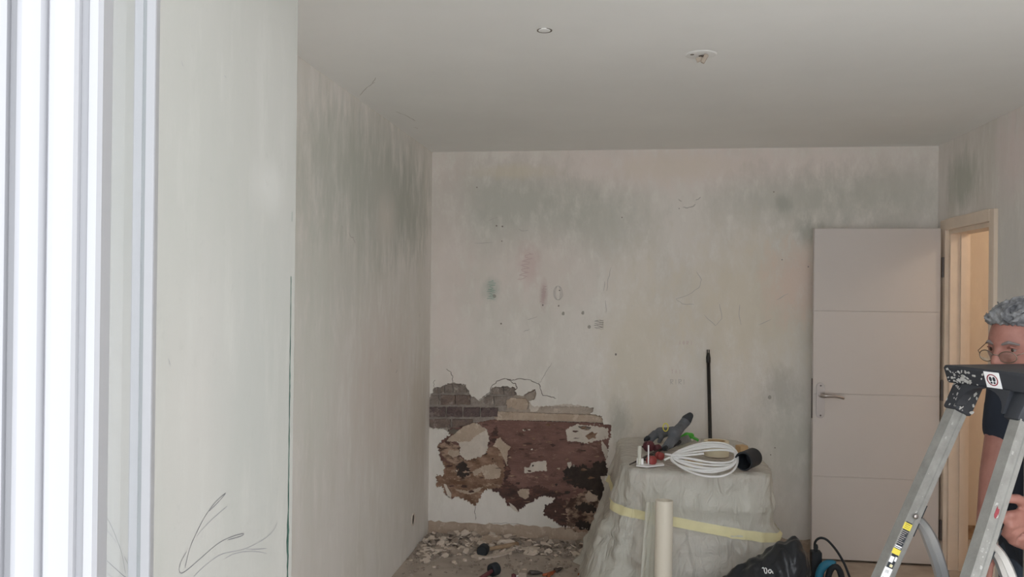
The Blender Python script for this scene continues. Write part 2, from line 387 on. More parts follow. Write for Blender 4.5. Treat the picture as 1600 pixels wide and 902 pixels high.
struct(mbox('wall_hall_end', (2.53, 6.05, H/2), (1.12, .1, H), 'hall'))
struct(mbox('wall_hall_side', (3.05, 4.95, H/2), (.1, 2.1, H), 'hall'))
struct(mbox('wall_hall_near', (2.53, 3.9, H/2), (1.12, .1, H), 'hall'))
struct(mbox('wall_hall_return', (1.985, 5.90, H/2), (.10, .2, H), 'hall'))

# back wall: plaster skin with the broken-out patch, masonry behind
def BP(l): return [BW(x, y) for x, y in l]
holeA = rough(BP([(669, 669), (668, 625), (672, 620), (679, 606), (688, 606), (696, 601), (707, 598), (718, 600), (728, 601), (730, 608), (735, 617), (748, 627), (757, 620), (765, 614), (769, 605), (790, 604), (803, 605), (807, 617), (818, 619), (827, 612), (836, 609), (838, 617), (835, 624), (826, 628), (831, 634), (842, 636), (868, 633), (886, 631), (928, 637), (923, 648), (941, 650), (944, 664), (800, 668), (700, 672)]), .006, .008, 3)
holeB = rough(BP([(776, 657), (860, 659), (954, 664), (954, 682), (951, 701), (947, 724), (951, 741), (945, 748), (952, 764), (956, 780), (943, 794), (947, 805), (937, 829), (900, 826), (877, 823), (862, 812), (849, 806), (850, 790), (864, 786), (867, 779), (844, 777), (829, 786), (819, 792), (809, 801), (795, 792), (789, 781), (780, 773), (765, 764), (756, 769), (748, 782), (743, 791), (741, 791), (727, 782), (716, 777), (704, 779), (697, 775), (690, 761), (682, 762), (681, 742), (692, 744), (694, 728), (686, 713), (684, 697), (690, 688), (703, 679), (697, 671), (711, 666), (730, 660)]), .0085, .007, 5)
isle = rough(BP([(716, 692), (703, 684), (716, 674), (724, 668), (745, 662), (759, 671), (765, 682), (761, 705), (752, 714), (740, 716), (729, 721), (718, 711), (720, 699)]), .007, .008, 7)
zb = .082
outer = [(XL, H), (XL, zb)] + [(XL+.02+(XR-XL-.04)*i/120, zb+random.Random(i).uniform(-.008, .008)) for i in range(121)] + [(XR, zb), (XR, H)]
wb = struct(slab('wall_back', outer, [holeA, holeB], back, .03, 'wall_back'))
mbox('masonry', ((XL+XR)/2, D+.09, H/2), (XR-XL+.3, .12, H), 'mortar', wb)
slab('plaster_remnant', isle, [], back, .03, 'cream', wb)
def layer(name, poly, d, t, m, seed, amp=.005, step=.009):
    return slab(name, rough(BP(poly), amp*1.7, .006, seed), [], lambda u, v, dd: back(u, v, dd+d), t, m, wb)
layer('brick_bedding', [(664, 674), (664, 600), (700, 594), (732, 597), (800, 598), (802, 622), (782, 654), (770, 656), (720, 670)], .027, .006, 'mortar_grey', 61)
layer('red_paint_coat', [(770, 657), (960, 663), (962, 840), (840, 840), (780, 800), (735, 800), (676, 770), (678, 690), (712, 664), (740, 662)], .016, .016, 'red', 11, .002)
layer('brown_scratch_coat', [(680, 740), (692, 722), (700, 726), (722, 716), (745, 716), (765, 700), (780, 690), (790, 700), (786, 720), (788, 745), (782, 762), (758, 768), (745, 795), (715, 782), (690, 768), (680, 765)], .0115, .006, 'brown', 12)
layer('dark_stain', [(684, 696), (700, 690), (718, 698), (716, 712), (730, 724), (735, 745), (722, 752), (711, 742), (712, 728), (700, 722), (690, 712)], .010, .004, 'streaky', 13, .004)
layer('dark_hollow', [(712, 730), (722, 722), (734, 730), (732, 744), (722, 748), (713, 742)], .0085, .003, 'black', 14)
layer('dark_paint_coat', [(765, 690), (775, 665), (779, 690), (790, 715), (797, 740), (790, 752), (812, 764), (840, 760), (862, 768), (892, 772), (860, 780), (842, 780), (826, 790), (808, 806), (790, 795), (780, 776), (762, 768), (786, 758), (788, 720), (782, 700)], .0125, .005, 'dark_red', 15)
layer('dark_paint_coat', [(848, 790), (868, 778), (890, 786), (888, 812), (884, 828), (862, 816), (846, 808)], .012, .005, 'dark_red', 16)
layer('scraped_patch', [(884, 786), (900, 778), (914, 768), (932, 774), (936, 786), (946, 800), (940, 834), (900, 832), (886, 826)], .0115, .005, 'streaky', 17)
layer('black_stain', [(881, 736), (888, 728), (902, 730), (912, 727), (923, 734), (929, 724), (940, 722), (944, 718), (950, 730), (949, 742), (945, 756), (953, 766), (957, 782), (944, 790), (930, 778), (917, 766), (905, 764), (890, 757), (881, 752)], .009, .004, 'black', 18, .006)
layer('black_stain', [(898, 792), (912, 786), (928, 790), (934, 800), (920, 802), (905, 800)], .0085, .003, 'black', 19, .006)
layer('black_stain', [(898, 824), (905, 812), (920, 818), (932, 822), (936, 830), (915, 830)], .0085, .003, 'black', 20, .006)
layer('filler_patch', [(819, 740), (819, 731), (827, 731), (829, 725), (840, 722), (853, 721), (854, 737), (838, 737), (828, 740)], .0105, .005, 'cream', 21, .002)
layer('filler_patch', [(808, 768), (815, 765), (827, 766), (826, 778), (820, 781), (812, 777)], .0105, .005, 'tan', 22, .002)
layer('filler_patch', [(914, 775), (920, 767), (926, 773), (934, 775), (933, 784), (918, 785)], .0075, .004, 'tan', 23, .002)
layer('filler_patch', [(884, 672), (900, 664), (925, 666), (950, 670), (951, 686), (930, 690), (918, 694), (900, 690), (886, 691)], .0110, .005, 'cream', 24, .003)
layer('dark_chip', [(903, 667), (915, 666), (924, 668), (922, 671), (908, 671)], .0085, .003, 'crack', 25, .001)
layer('dark_chip', [(914, 682), (919, 679), (925, 675), (929, 678), (934, 677), (930, 682), (931, 686), (925, 685), (920, 688)], .0085, .003, 'brown', 26, .001)
layer('loose_plaster', [(940, 690), (946, 697), (950, 706), (948, 722), (944, 712), (940, 702)], .006, .01, 'cream', 27, .002)
layer('loose_plaster', [(938, 745), (946, 744), (950, 760), (952, 770), (947, 770), (942, 757)], .004, .006, 'cream', 28, .002)
layer('loose_plaster', [(886, 724), (892, 722), (893, 727), (890, 733), (888, 731)], .006, .006, 'cream', 29, .001)
layer('loose_plaster', [(776, 686), (781, 684), (785, 690), (798, 700), (793, 706), (792, 728), (788, 720), (783, 708), (778, 700), (770, 698)], .0075, .006, 'tan', 30, .002)
layer('loose_plaster', [(697, 758), (700, 764), (705, 772), (704, 779), (699, 775), (693, 757)], .0045, .006, 'cream', 31, .001)
layer('loose_plaster', [(795, 786), (806, 794), (810, 801), (805, 800), (798, 794)], .004, .006, 'cream', 32, .001)
layer('undercoat', [(698, 690), (704, 682), (716, 674), (722, 668), (740, 661), (755, 668), (759, 673), (742, 682), (735, 690), (720, 691), (710, 690)], -.0012, .004, 'tan', 33, .002)
layer('dark_chip', [(699, 674), (708, 670), (720, 674), (716, 680), (704, 678)], .0065, .006, 'crack', 34, .002)
layer('loose_plaster', [(700, 704), (716, 704), (718, 712), (708, 716), (699, 710)], .006, .005, 'tan', 35, .002)
layer('loose_plaster', [(742, 746), (752, 738), (758, 750), (780, 748), (783, 735), (772, 725), (752, 730), (738, 738)], .0095, .003, 'tan', 36, .003)
layer('loose_plaster', [(712, 766), (735, 768), (746, 763), (757, 761), (748, 768), (735, 774), (718, 770)], .0095, .003, 'tan', 37, .002)
layer('cream_chunk', [(791, 626), (800, 622), (822, 624), (826, 632), (823, 641), (806, 641), (798, 636), (792, 640)], .010, .018, 'tan', 38, .002)
layer('plaster_remnant', [(826, 630), (850, 626), (880, 626), (900, 628), (926, 634), (900, 636), (868, 635), (845, 636), (836, 645), (828, 644)], .012, .016, 'cream', 39, .002)
layer('mortar_band', [(772, 644), (830, 646), (925, 649), (940, 652), (942, 661), (860, 658), (776, 657), (770, 650)], .014, .014, 'tan', 40, .002)
layer('mortar_band', [(846, 637), (882, 633), (926, 638), (920, 648), (850, 646)], .017, .012, 'mortar', 41, .002)
# flecks of older paint and filler left on the broken-out patch
rf = random.Random(31); nf = 0
while nf < 95:
    x, y = rf.uniform(684, 952), rf.uniform(664, 826); q = BW(x, y); a, b_ = rf.uniform(1.5, 8), rf.uniform(.8, 2.8)
    if not inside(q, holeB) or inside(q, isle): continue
    if not all(inside(BW(x+dx, y+dy), holeB) for dx in (-a, a) for dy in (-b_, b_)): continue
    k_ = rf.choice((7, 8, 9)); poly = [(x+a*rf.uniform(.35, 1.1)*math.cos(2*math.pi*i/k_), y+b_*rf.uniform(.35, 1.1)*math.sin(2*math.pi*i/k_)) for i in range(k_)]
    m_ = rf.choice(('dark_red', 'dark_red', 'black', 'streaky', 'brown', 'tan', 'cream')) if y > 700 else rf.choice(('dark_red', 'dark_red', 'brown', 'cream'))
    if m_ in ('cream', 'tan') and a > 4: continue
    slab('paint_fleck', BP(poly), [], lambda u, v, dd: back(u, v, dd+.0078), .004, m_, wb); nf += 1
def brick(x0, y0, x1, y1, m, seed, d=.012):
    P = BP([(x0, y0), (x1, y0+(x1-x0)*.004), (x1, y1), (x0, y1)])
    return slab('brick', rough(P, .0025, .014, seed), [], lambda u, v, dd: back(u, v, dd+d+.002*math.sin(40*u+30*v)), .022, m, wb)
for i, a in enumerate([(672, 606, 684, 616), (686, 603, 694, 615), (696, 601, 706, 614), (708, 601, 728, 614)]): brick(*a, 'brick_grey', 70+i, .014)
for i, a in enumerate([(665, 619, 685, 633), (688, 618, 710, 633), (711.5, 618, 734, 633)]): brick(*a, 'brick_grey' if i == 0 else 'brick_brown', 80+i)
for i, a in enumerate([(766, 606, 786, 617), (787.5, 606, 806, 618), (757, 620, 771, 634), (772.5, 620, 791, 635)]): brick(*a, 'brick_grey', 90+i)
for i, a in enumerate([(665, 637, 695, 652), (697.5, 637, 721, 652), (724, 637.5, 749, 652), (751, 638, 777, 652)]): brick(*a, 'brick_dark', 100+i)
for i, a in enumerate([(665, 656, 703, 669), (706, 656, 738, 669)]): brick(*a, 'brick_brown', 110+i)
# cracks, drawings and writing on the back wall
def BL(l): return [BW(x, y) for x, y in l]
rc = random.Random(4)
def wob(l, a=1.0, n=3):
    o = []
    for i in range(len(l)-1):
        for k in range(n):
            t = k/n; o.append((l[i][0]*(1-t)+l[i+1][0]*t+rc.uniform(-a, a)*(k > 0), l[i][1]*(1-t)+l[i+1][1]*t+rc.uniform(-a, a)*(k > 0)))
    return o+[l[-1]]
for l, wd in (([(697, 577), (704, 581), (707, 587), (707, 598)], .006), ([(765, 614), (768, 604), (776, 596), (791, 592), (799, 595), (810, 592), (829, 594), (842, 600), (846, 612), (848, 618), (862, 621), (869, 623)], .007),
              ([(792, 592), (799, 597), (806, 600), (808, 606), (803, 610), (808, 618)], .008), ([(742, 790), (742, 802), (743, 813)], .005), ([(842, 600), (846, 594), (852, 583), (862, 567)], .0025), ([(679, 606), (677, 598), (680, 594)], .004), ([(820, 617), (830, 613), (836, 609), (838, 614)], .008), ([(748, 626), (757, 619), (765, 613)], .006), ([(764, 818), (790, 817), (815, 820)], .003)):
    ribbon('crack', [BL(wob(l, 1.2, 4))], wd*.62, back, 'crack', wb, .0008, len(l))
ribbon('pencil_mark', [BL(wob(l, .6)) for l in ([(1087, 313), (1090, 312), (1095, 308)], [(1060, 311), (1065, 315)], [(1067, 324), (1074, 325), (1082, 323), (1087, 319)])], .006, back, 'pencil_faint', wb)
ribbon('pencil_mark', [BL(wob(l, .7)) for l in ([(1056, 467), (1075, 461), (1092, 450), (1096, 437), (1088, 424)], [(1056, 467), (1066, 475), (1085, 476)], [(1100, 492), (1118, 509), (1128, 498), (1124, 475)], [(1156, 476), (1155, 495), (1158, 508)], [(1185, 508), (1205, 499)], [(1213, 469), (1232, 459)])], .003, back, 'pencil_faint', wb)
ribbon('pencil_mark', [BL(wob(l, .8)) for l in ([(764, 345), (772, 341), (779, 339)], [(742, 380), (770, 379)], [(955, 418), (950, 436), (948, 455)], [(945, 440), (943, 455)], [(946, 470), (947, 490)], [(810, 358), (816, 361), (826, 360)], [(824, 500), (840, 495)], [(818, 519), (828, 514)])], .0035, back, 'pencil_faint', wb)
ribbon('pencil_scribble', [BL(wob([(936+8*math.sin(k*2.1), 500+k*1.1) for k in range(14)], 1.0, 2))], .004, back, 'pencil_faint', wb)
ribbon('pencil_scribble', [BL([(872+8*math.cos(a/3)*(1-.01*a), 458+11*math.sin(a/3)) for a in range(60)])], .0025, back, 'pencil_faint', wb)
ribbon('crayon_scribble', [BL(wob([(826+8*math.sin(k*1.9)-k*.5, 395+k*2.2) for k in range(20)], .8, 2))], .004, back, 'red_mark', wb)
ribbon('crayon_scribble', [BL(wob([(847+4*math.sin(k*2.3)+k*.2, 474-k*1.3) for k in range(22)], .8, 2))], .005, back, 'red_mark', wb)
ribbon('crayon_scribble', [BL(wob([(768+7*math.sin(k*2.7), 438+k*1.6) for k in range(20)], .8, 2))], .0035, back, 'green_faint' if 'green_faint' in M else mat('faint_green', '7d9086', .9), wb)
# small children's lettering beside the pole
def letters(word, x, y, h, adv):
    g = {'R': [[(0, 1), (0, 0), (.55, .12), (.5, .42), (0, .5), (.6, 1)]], 'I': [[(.25, 0), (.25, 1)]], 'T': [[(0, .05), (.6, 0)], [(.3, 0), (.3, 1)]], 'A': [[(0, 1), (.3, 0), (.6, 1)], [(.1, .6), (.5, .6)]], 'O': [[(.3, 0), (0, .5), (.3, 1), (.6, .5), (.3, 0)]]}
    o = []
    for k, ch in enumerate(word):
        for s in g[ch]: o.append([(x+k*adv+a*h*.8, y+b*h) for a, b in s])
    return o
ribbon('wall_writing', [BL(s) for s in letters('RIRI', 1048, 593, 8, 6.4)], .005, back, 'pencil_faint', wb)
ribbon('wall_writing', [BL(s) for s in letters('TAI', 1049, 578, 6, 6)], .004, back, 'red_mark', wb)
ribbon('wall_writing', [BL(s) for s in letters('AORI', 1061, 533, 6, 6)], .0035, back, 'red_mark', wb)
for k, (x, y, r) in enumerate([(776, 353, 2), (785, 354, 2), (784, 377, 1.4), (962, 554, 2.6), (880, 490, 3), (911, 489, 3), (921, 511, 3), (783, 506, 2), (772, 463, 3.2), (874, 454, 1.6), (1209, 300, 1.6), (1263, 417, 1.6), (1203, 621, 3.4), (1222, 406, 1.4), (1061, 326, 1.2), (745, 293, 1.6), (848, 477, 2), (873, 478, 2), (972, 340, 1.6), (1211, 700, 1.5), (1199, 729, 2), (1204, 711, 1.5)]):
    r_ = r; r *= .62 if r < 2.8 else .85; P = BP([(x+r*math.cos(a*.9)*(1+.3*math.sin(a*5+k)), y+r*1.2*math.sin(a*.9)) for a in range(7)])
    slab('nail_hole', P, [], lambda u, v, d: back(u, v, d-.0007), .0014, 'hole' if r_ < 2.8 else 'hole_faint', wb)
bb = struct(slab('baseboard_back', [(XL+.002, 0), (XR-.002, 0), (XR-.002, zb+.012), (XL+.002, zb+.012)], [], lambda u, v, d: back(u, v, d+.012+.010*math.sin(v*30)), .012, 'tan'))

# left wall marks, reveal drawing
ribbon('pencil_mark', [[LW(x, y) for x, y in wob(l, .6)] for l in ([(545, 362), (548, 370), (553, 372)], [(534, 352), (535, 358)], [(551, 373), (555, 380)])], .006, left, 'pencil_faint', lw)
ribbon('pencil_mark', [[LW(x, y) for x, y in wob(l, .6)] for l in ([(610, 560), (612, 566)], [(618, 583), (621, 578)], [(656, 490), (656, 496)])], .006, left, 'pencil_faint', lw)
# drawing on the reveal, traced from the strokes of the photograph
def pc(l): return [PW(240+x/5.57, 740+y/5.57) for x, y in l]
def smooth_line(l, n=5):
    o = []; P = [l[0]]+list(l)+[l[-1]]
    for i in range(1, len(P)-2):
        for k in range(n):
            t = k/n; a, b_, c, d_ = (Vector(P[j]) for j in (i-1, i, i+1, i+2))
            o.append(.5*((2*b_)+(c-a)*t+(2*a-5*b_+4*c-d_)*t*t+(3*b_-a-3*c+d_)*t**3))
    return [tuple(v) for v in o]+[l[-1]]
ribbon('pencil_drawing', [pc(smooth_line(l)) for l in ([(625, 170), (560, 225), (500, 295), (430, 400), (360, 540), (310, 660), (270, 825)], [(625, 175), (560, 250), (480, 330)], [(285, 680), (240, 760), (220, 830), (235, 868), (290, 840), (400, 745), (560, 610), (680, 550), (775, 525), (760, 545), (640, 580)])], .0011, pier, 'pencil_pier_dark', pw)
ribbon('pencil_drawing', [pc(smooth_line(l)) for l in ([(370, 550), (450, 455), (550, 360), (640, 285)], [(345, 900), (420, 825), (500, 760), (600, 700), (780, 660), (930, 590), (1030, 510), (1078, 420)], [(620, 740), (700, 700), (800, 680), (900, 682), (985, 698)], [(800, 660), (900, 660), (985, 652)])], .0008, pier, 'pencil_pier', pw)
ribbon('pencil_drawing', [[PW(x, y) for x, y in wob(l, .5)] for l in ([(350, 118), (353, 122)], [(283, 95), (286, 104)], [(262, 560), (266, 572)])], .0008, pier, 'pencil_pier', pw)
rg = random.Random(9)
zz = .0; ya_ = YP1-.012
edge = []; zt = PW(452, 330)[1]
n = 160
pts = [(YP1-.022, zt*(1-i/n)) for i in range(n+1)]
bm = bmesh.new(); prev = None
for i, (u, v) in enumerate(pts):
    wdt = 2.3*(.0022+.0055*abs(noise.noise((v*9, 1, 0))))*min(1, .25+1.6*i/n)
    if noise.noise((v*5, 7, 0)) > .33+.2*i/n: prev = None; continue
    a = bm.verts.new(pier(u-wdt*rg.uniform(.5, 1), v, -.0008)); b_ = bm.verts.new(pier(u+wdt*rg.uniform(.2, .6), v, -.0008))
    if prev: bm.faces.new((prev[0], a, b_, prev[1]))
    prev = (a, b_)
ob('green_paint_line', bm, 'green_paint', pw)
# plaster arris along the outer corner of the reveal
ceilo = bpy.data.objects['ceiling']
ribbon('ceiling_crack', [[tuple(atZ(x, y, H))[:2] for x, y in wob(l, .8)] for l in ([(587, 121), (582, 130), (570, 140), (562, 149)], [(581, 131), (586, 128)])], .003, lambda u, v, d: Vector((u, v, H+d)), 'pencil_faint', ceilo)
ribbon('ceiling_crack', [[tuple(atZ(x, y, H))[:2] for x, y in wob(l, .8)] for l in ([(618, 174), (632, 179), (645, 186), (649, 189)], [(646, 199), (653, 201)])], .004, lambda u, v, d: Vector((u, v, H+d)), 'pencil_faint', ceilo)

# ------------------------------------------------------------------ door and frame
door = bpy.data.objects.new('door_1', None); COL.objects.link(door); door.location = (1.832, 5.341, .012); struct(door)
DX0, DX1, DY, DH = 1.108, 1.832, 5.341, 2.0
mbox('door_core', ((DX0+DX1)/2, DY+.02, .012+DH/2), (DX1-DX0, .032, DH), 'door', door)
ph = DH/4
for k in range(4):
    mbox('door_panel', ((DX0+DX1)/2, DY+.002, .012+ph*(k+.5)), (DX1-DX0, .006, ph-.0035), 'door', door, bev=.0012)
hp = atY(1282, 626, DY-.004)
bm = bmesh.new(); hh, hw = .215, .024
out = [(hp.x+hw*math.cos(a), hp.z+hh/2-hw+hw*math.sin(a)) for a in [math.pi*k/10 for k in range(11)]]+[(hp.x-hw*math.cos(a), hp.z-hh/2+hw-hw*math.sin(a)) for a in [math.pi*k/10 for k in range(11)]]
plate = slab('handle_plate', out, [], lambda u, v, d: Vector((u, DY-.009+d, v)), .008, 'steel', door)
for sgn in (1, -1):
    ob('screw', lathe(bmesh.new(), (hp.x, DY-.009, hp.z+sgn*.09), (0, -1, 0), [(-.001, .005), (.0015, .005), (.0025, .003)], 10), 'darksteel', plate)
lz = atY(1284, 619, DY-.05).z
lev = tube(bmesh.new(), [(hp.x, DY-.008, lz), (hp.x, DY-.04, lz), (hp.x+.006, DY-.052, lz), (hp.x+.03, DY-.055, lz+.002), (hp.x+.07, DY-.055, lz+.002), (hp.x+.105, DY-.053, lz-.005), (hp.x+.125, DY-.050, lz-.012)], [.013, .012, .0115, .011, .009, .0075, .006], 12)
ob('door_lever', lev, 'steel', door, True)
mbox('latch_plate', (DX0-.001, DY+.02, hp.z+.01), (.004, .022, .24), 'darksteel', door)
for zz in (1.78, 1.05, .22):
    ob('hinge', tube(bmesh.new(), [(DX1+.012, DY-.004, zz-.06), (DX1+.012, DY-.004, zz+.06)], .009, 10), 'darksteel', door)
# door frame: casing on the room face, linings inside the opening
tr = bpy.data.objects.new('trim_1', None); COL.objects.link(tr); tr.location = (XR, OY0, 0); struct(tr)
cw = .062; yt = OY0-cw; yb = OY1+.09
mbox('near_casing', (XR-.010, OY0-cw/2+.006, (OZ+cw)/2), (.022, cw, OZ+cw), 'frame', tr, bev=.004)
mbox('far_casing', (XR-.010, OY1+.045, (OZ+cw)/2), (.022, .09, OZ+cw), 'frame', tr, bev=.004)
mbox('head_casing', (XR-.012, (OY0+OY1)/2, OZ+cw/2+.002), (.022, OY1-OY0, cw+.004), 'frame', tr, bev=.004)
mbox('near_lining', (XR+.055, OY0+.012, OZ/2), (.11, .024, OZ), 'frame', tr)
mbox('far_lining', (XR+.055, OY1-.012, OZ/2), (.11, .024, OZ), 'frame', tr)
mbox('head_lining', (XR+.055, (OY0+OY1)/2, OZ-.012), (.11, OY1-OY0-.048, .024), 'frame', tr)
mbox('door_stop', (XR+.07, OY1-.030, OZ/2-.012), (.03, .014, OZ-.024), 'frame', tr)

# ------------------------------------------------------------------ open window leaf on the left
TH = .4735; Hc = Vector((-.40, .61)); al = Vector((-math.sin(TH), math.cos(TH))); nn = Vector((math.cos(TH), math.sin(TH)))
def SX(s, o, z): p = Hc+al*s+nn*o; return Vector((p.x, p.y, z))
win = bpy.data.objects.new('window_1', None); COL.objects.link(win); win.location = SX(.55, -.03, .1); struct(win)
def extr(name, prof, z0, z1, m, parent, smooth=None):
    bm = bmesh.new(); a = [bm.verts.new(SX(s, o, z0)) for s, o in prof]; b_ = [bm.verts.new(SX(s, o, z1)) for s, o in prof]
    n = len(prof)
    for i in range(n): bm.faces.new((a[i], a[(i+1) % n], b_[(i+1) % n], b_[i]))
    bm.faces.new(a[::-1]); bm.faces.new(b_)
    return ob(name, bm, m, parent, ang=smooth)
z0, z1 = .10, 2.36
near = [(0, 0), (-.058, 0), (-.062, -.003), (-.062, -.0085), (-.058, -.0092), (-.058, -.0135), (-.066, -.0145), (-.069, -.017), (-.070, -.022), (-.070, -.029), (-.068, -.0325), (-.064, -.034),
        (-.066, -.0355), (-.069, -.038), (-.0705, -.043), (-.070, -.049), (-.067, -.0525), (-.060, -.0535), (-.060, -.0575), (-.068, -.0585), (-.070, -.062), (-.070, -.075), (0, -.075)]
extr('lock_stile', near, z0, z1, 'pvc', win, 25)
far = [(.483, -.0135), (.483, -.0015), (.486, 0), (.552, 0), (.555, -.003), (.555, -.06), (.50, -.06), (.483, -.040)]
st = extr('hinge_stile', far, z0, z1, 'pvc', win, 25)
extr('glazing_bead', [(.477, -.0115), (.482, -.0012), (.487, -.0012), (.487, -.020), (.477, -.020)], z0+.07, z1-.07, 'pvc', st)
extr('gasket', [(.4745, -.0135), (.477, -.0112), (.479, -.0112), (.479, -.0135)], z0+.07, z1-.07, 'gasket', st)
for (za, zb_) in ((z0, z0+.075), (z1-.075, z1)):
    extr('cross_rail', [(0, -.005), (.49, -.005), (.49, -.06), (0, -.06)], za, zb_, 'pvc', win)
extr('glass_pane', [(-.01, -.0135), (.48, -.0135), (.48, -.0175), (-.01, -.0175)], z0+.07, z1-.07, 'glass', win)
# fixed frame against the reveal
wf = bpy.data.objects.new('trim_2', None); COL.objects.link(wf); wf.location = (XP, YP0, 0); struct(wf)
mbox('fixed_jamb', (XP+.022, 1.145, 1.23), (.045, .05, 2.46), 'pvc', wf, bev=.003)
mbox('fixed_jamb', (1.80-.022, 1.16, 1.23), (.045, .06, 2.46), 'pvc', wf, bev=.003)
mbox('fixed_head', ((XP+1.80)/2, 1.16, 2.435), (1.80-XP, .06, .05), 'pvc', wf, bev=.003)

# ------------------------------------------------------------------ fittings
c = Vector((.264, 3.33, H))
co = thing('ceiling_outlet', 'round filled ceiling outlet with a beige connector hanging from it', 'outlet', c)
ob('filler_disc', lathe(bmesh.new(), c, (0, 0, -1), [(-.002, .062), (.001, .06), (.0022, .052), (.0026, .02)], 28), 'ceiling', co, True)
ob('dark_hole', lathe(bmesh.new(), c+Vector((.004, .01, 0)), (0, 0, -1), [(0, .013), (.004, .012), (.0042, .008)], 12), 'crack', co)
ob('slot', lathe(bmesh.new(), c+Vector((-.034, -.012, 0)), (0, 0, -1), [(0, .008), (.0035, .008), (.004, .006)], 8), 'crack', co)
mbox('connector', c+Vector((.012, -.02, -.022)), (.016, .014, .036), 'connector', co, Matrix.Rotation(.5, 3, 'Y'), .003)
mbox('wire_tab', c+Vector((-.008, -.018, -.024)), (.022, .006, .018), 'connector', co, Matrix.Rotation(-.3, 3, 'Y'), .002)
ob('wire', tube(bmesh.new(), [c+Vector(p) for p in ((.004, .01, 0), (.006, 0, -.008), (.01, -.014, -.012), (.011, -.018, -.02))], .003, 6), 'crack', co, True)
c = Vector((-.305, 2.967, H))
cp = thing('ceiling_plug', 'small round plug with a dark lower rim, left of the ceiling outlet', 'plug', c)
ob('plug_disc', lathe(bmesh.new(), c, (0, 0, -1), [(-.001, .027), (.002, .027), (.003, .024), (.0032, .003)], 24), 'crack', cp, True)
ob('plug_centre', lathe(bmesh.new(), c+Vector((0, -.006, 0)), (0, 0, -1), [(0, .0215), (.0036, .0215), (.0042, .019)], 20), 'ceiling', cp, True)
oc = Vector((XL, 5.091, .2))
so = thing('socket_box', 'small round wall box with open dark recess low on the left wall', 'socket', oc)
ob('box_rim', lathe(bmesh.new(), oc, (1, 0, 0), [(-.005, .030), (.004, .030), (.006, .034), (.006, .038), (0, .040), (-.005, .040)], 24, True), 'cream', so)
ob('box_inside', lathe(bmesh.new(), oc, (1, 0, 0), [(-.002, .031), (.0015, .031)], 24), 'crack', so)

# ------------------------------------------------------------------ covered furniture
TZ = .72; TC = Vector((.335, 4.79)); TA, TB = .372, .51; TR = .05
def rr(u, e=0):
    a = 2*math.pi*u; n_ = 7; cx_, sx_ = math.cos(a), math.sin(a)
    x = (TA)*math.copysign(abs(cx_)**(2/n_), cx_); y = (TB)*math.copysign(abs(sx_)**(2/n_), sx_)
    L = math.hypot(cx_/1, sx_/1); nx, ny = x/TA, y/TB; m_ = max(abs(nx), abs(ny)); nx = (abs(nx)/m_)**5*math.copysign(1, nx); ny = (abs(ny)/m_)**5*math.copysign(1, ny)
    q = math.hypot(nx, ny); return x, y, nx/q, ny/q
def sheet_pt(u, z, off=0):
    x, y, nx, ny = rr(u); h = max(0, (TZ-z)/TZ)
    fl = .05+.15*max(0, -nx)**2+.03*max(0, nx)+.06*max(0, -ny)
    e = .006+fl*h**1.15-.022*math.exp(-((z-.485)/.05)**2)*(1 if nx > -.5 else .3)
    k = noise.noise((x*9, y*9, z*1.3)); k2 = noise.noise((x*22+5, y*22, z*3)); k3 = noise.noise((x*5, y*5, z*9))
    amp = .020+.055*h
    if .43 < z < .54: amp *= .55
    dg_ = noise.noise((x*13+z*11, y*13, 4))*.5+abs(noise.noise((x*10-z*12+3, y*10, 8)))*.6
    rdg = .5-abs(noise.noise((x*8+z*10+1, y*8, z*3)))*2.2+.4-abs(noise.noise((x*14-z*7, y*14, z*5+2)))*1.6
    e += amp*(k*.8+k2*.4+dg_*.6+rdg*.26)+.012*k3*min(1, h*6)+off
    px_, py_ = x+nx*e, y+ny*e
    a = .05; return Vector((TC.x+px_*math.cos(a)-py_*math.sin(a), TC.y+px_*math.sin(a)+py_*math.cos(a), z))
ft = thing('covered_cabinet', 'low reddish cabinet showing dimly through the plastic dust sheet', 'cabinet', (TC.x, TC.y, 0))
Rz = Matrix.Rotation(.05, 3, 'Z')
mbox('cabinet_top', (TC.x, TC.y, TZ-.035), (.655, .93, .03), 'cab', ft, Rz, .004)
mbox('cabinet_body', (TC.x, TC.y+.02, TZ-.32), (.62, .86, .55), 'cab', ft, Rz, .004)
for k in range(2):
    dr = mbox('drawer', Vector((TC.x, TC.y, 0))+Rz @ Vector((0, -.42, TZ-.17-.23*k)), (.56, .02, .21), mat('drawer_front_%d' % k, '8c6f6c' if k else '9b948f', .6), ft, Rz, .004)
    ob('knob', lathe(bmesh.new(), Vector((TC.x, TC.y, TZ-.17-.23*k))+Rz @ Vector((0, -.43, 0)), Rz @ Vector((0, -1, 0)), [(0, .008), (.012, .008), (.016, .014), (.024, .012)], 12), 'darksteel', dr)
for sx_ in (-1, 1):
    for sy_ in (-1, 1):
        mbox('leg', Vector((TC.x, TC.y, .065))+Rz @ Vector((sx_*.29, sy_*.40, 0)), (.05, .05, .13), 'cab', ft, Rz)
bm = bmesh.new(); NU = 380; rings = []
for s in (.0, .25, .5, .75, .92, 1.0):
    r_ = []
    for i in range(NU):
        p = sheet_pt(i/NU, TZ); q = Vector((TC.x, TC.y, 0)).lerp(p, s if s > 0 else .02)
        q.z = TZ+.004+.008*(noise.noise((q.x*9, q.y*9, 2))+1)*(1-s**6)*.5+(.0 if s < 1 else -.006); r_.append(bm.verts.new(q))
    rings.append(r_)
zs = [TZ-.02-.70*(k/70)**1.0 for k in range(71)]
for z in zs: rings.append([bm.verts.new(sheet_pt(i/NU, max(z, .004))) for i in range(NU)])
for a, b_ in zip(rings, rings[1:]):
    for i in range(NU): bm.faces.new((a[i], a[(i+1) % NU], b_[(i+1) % NU], b_[i]))
bm.faces.new(rings[0])
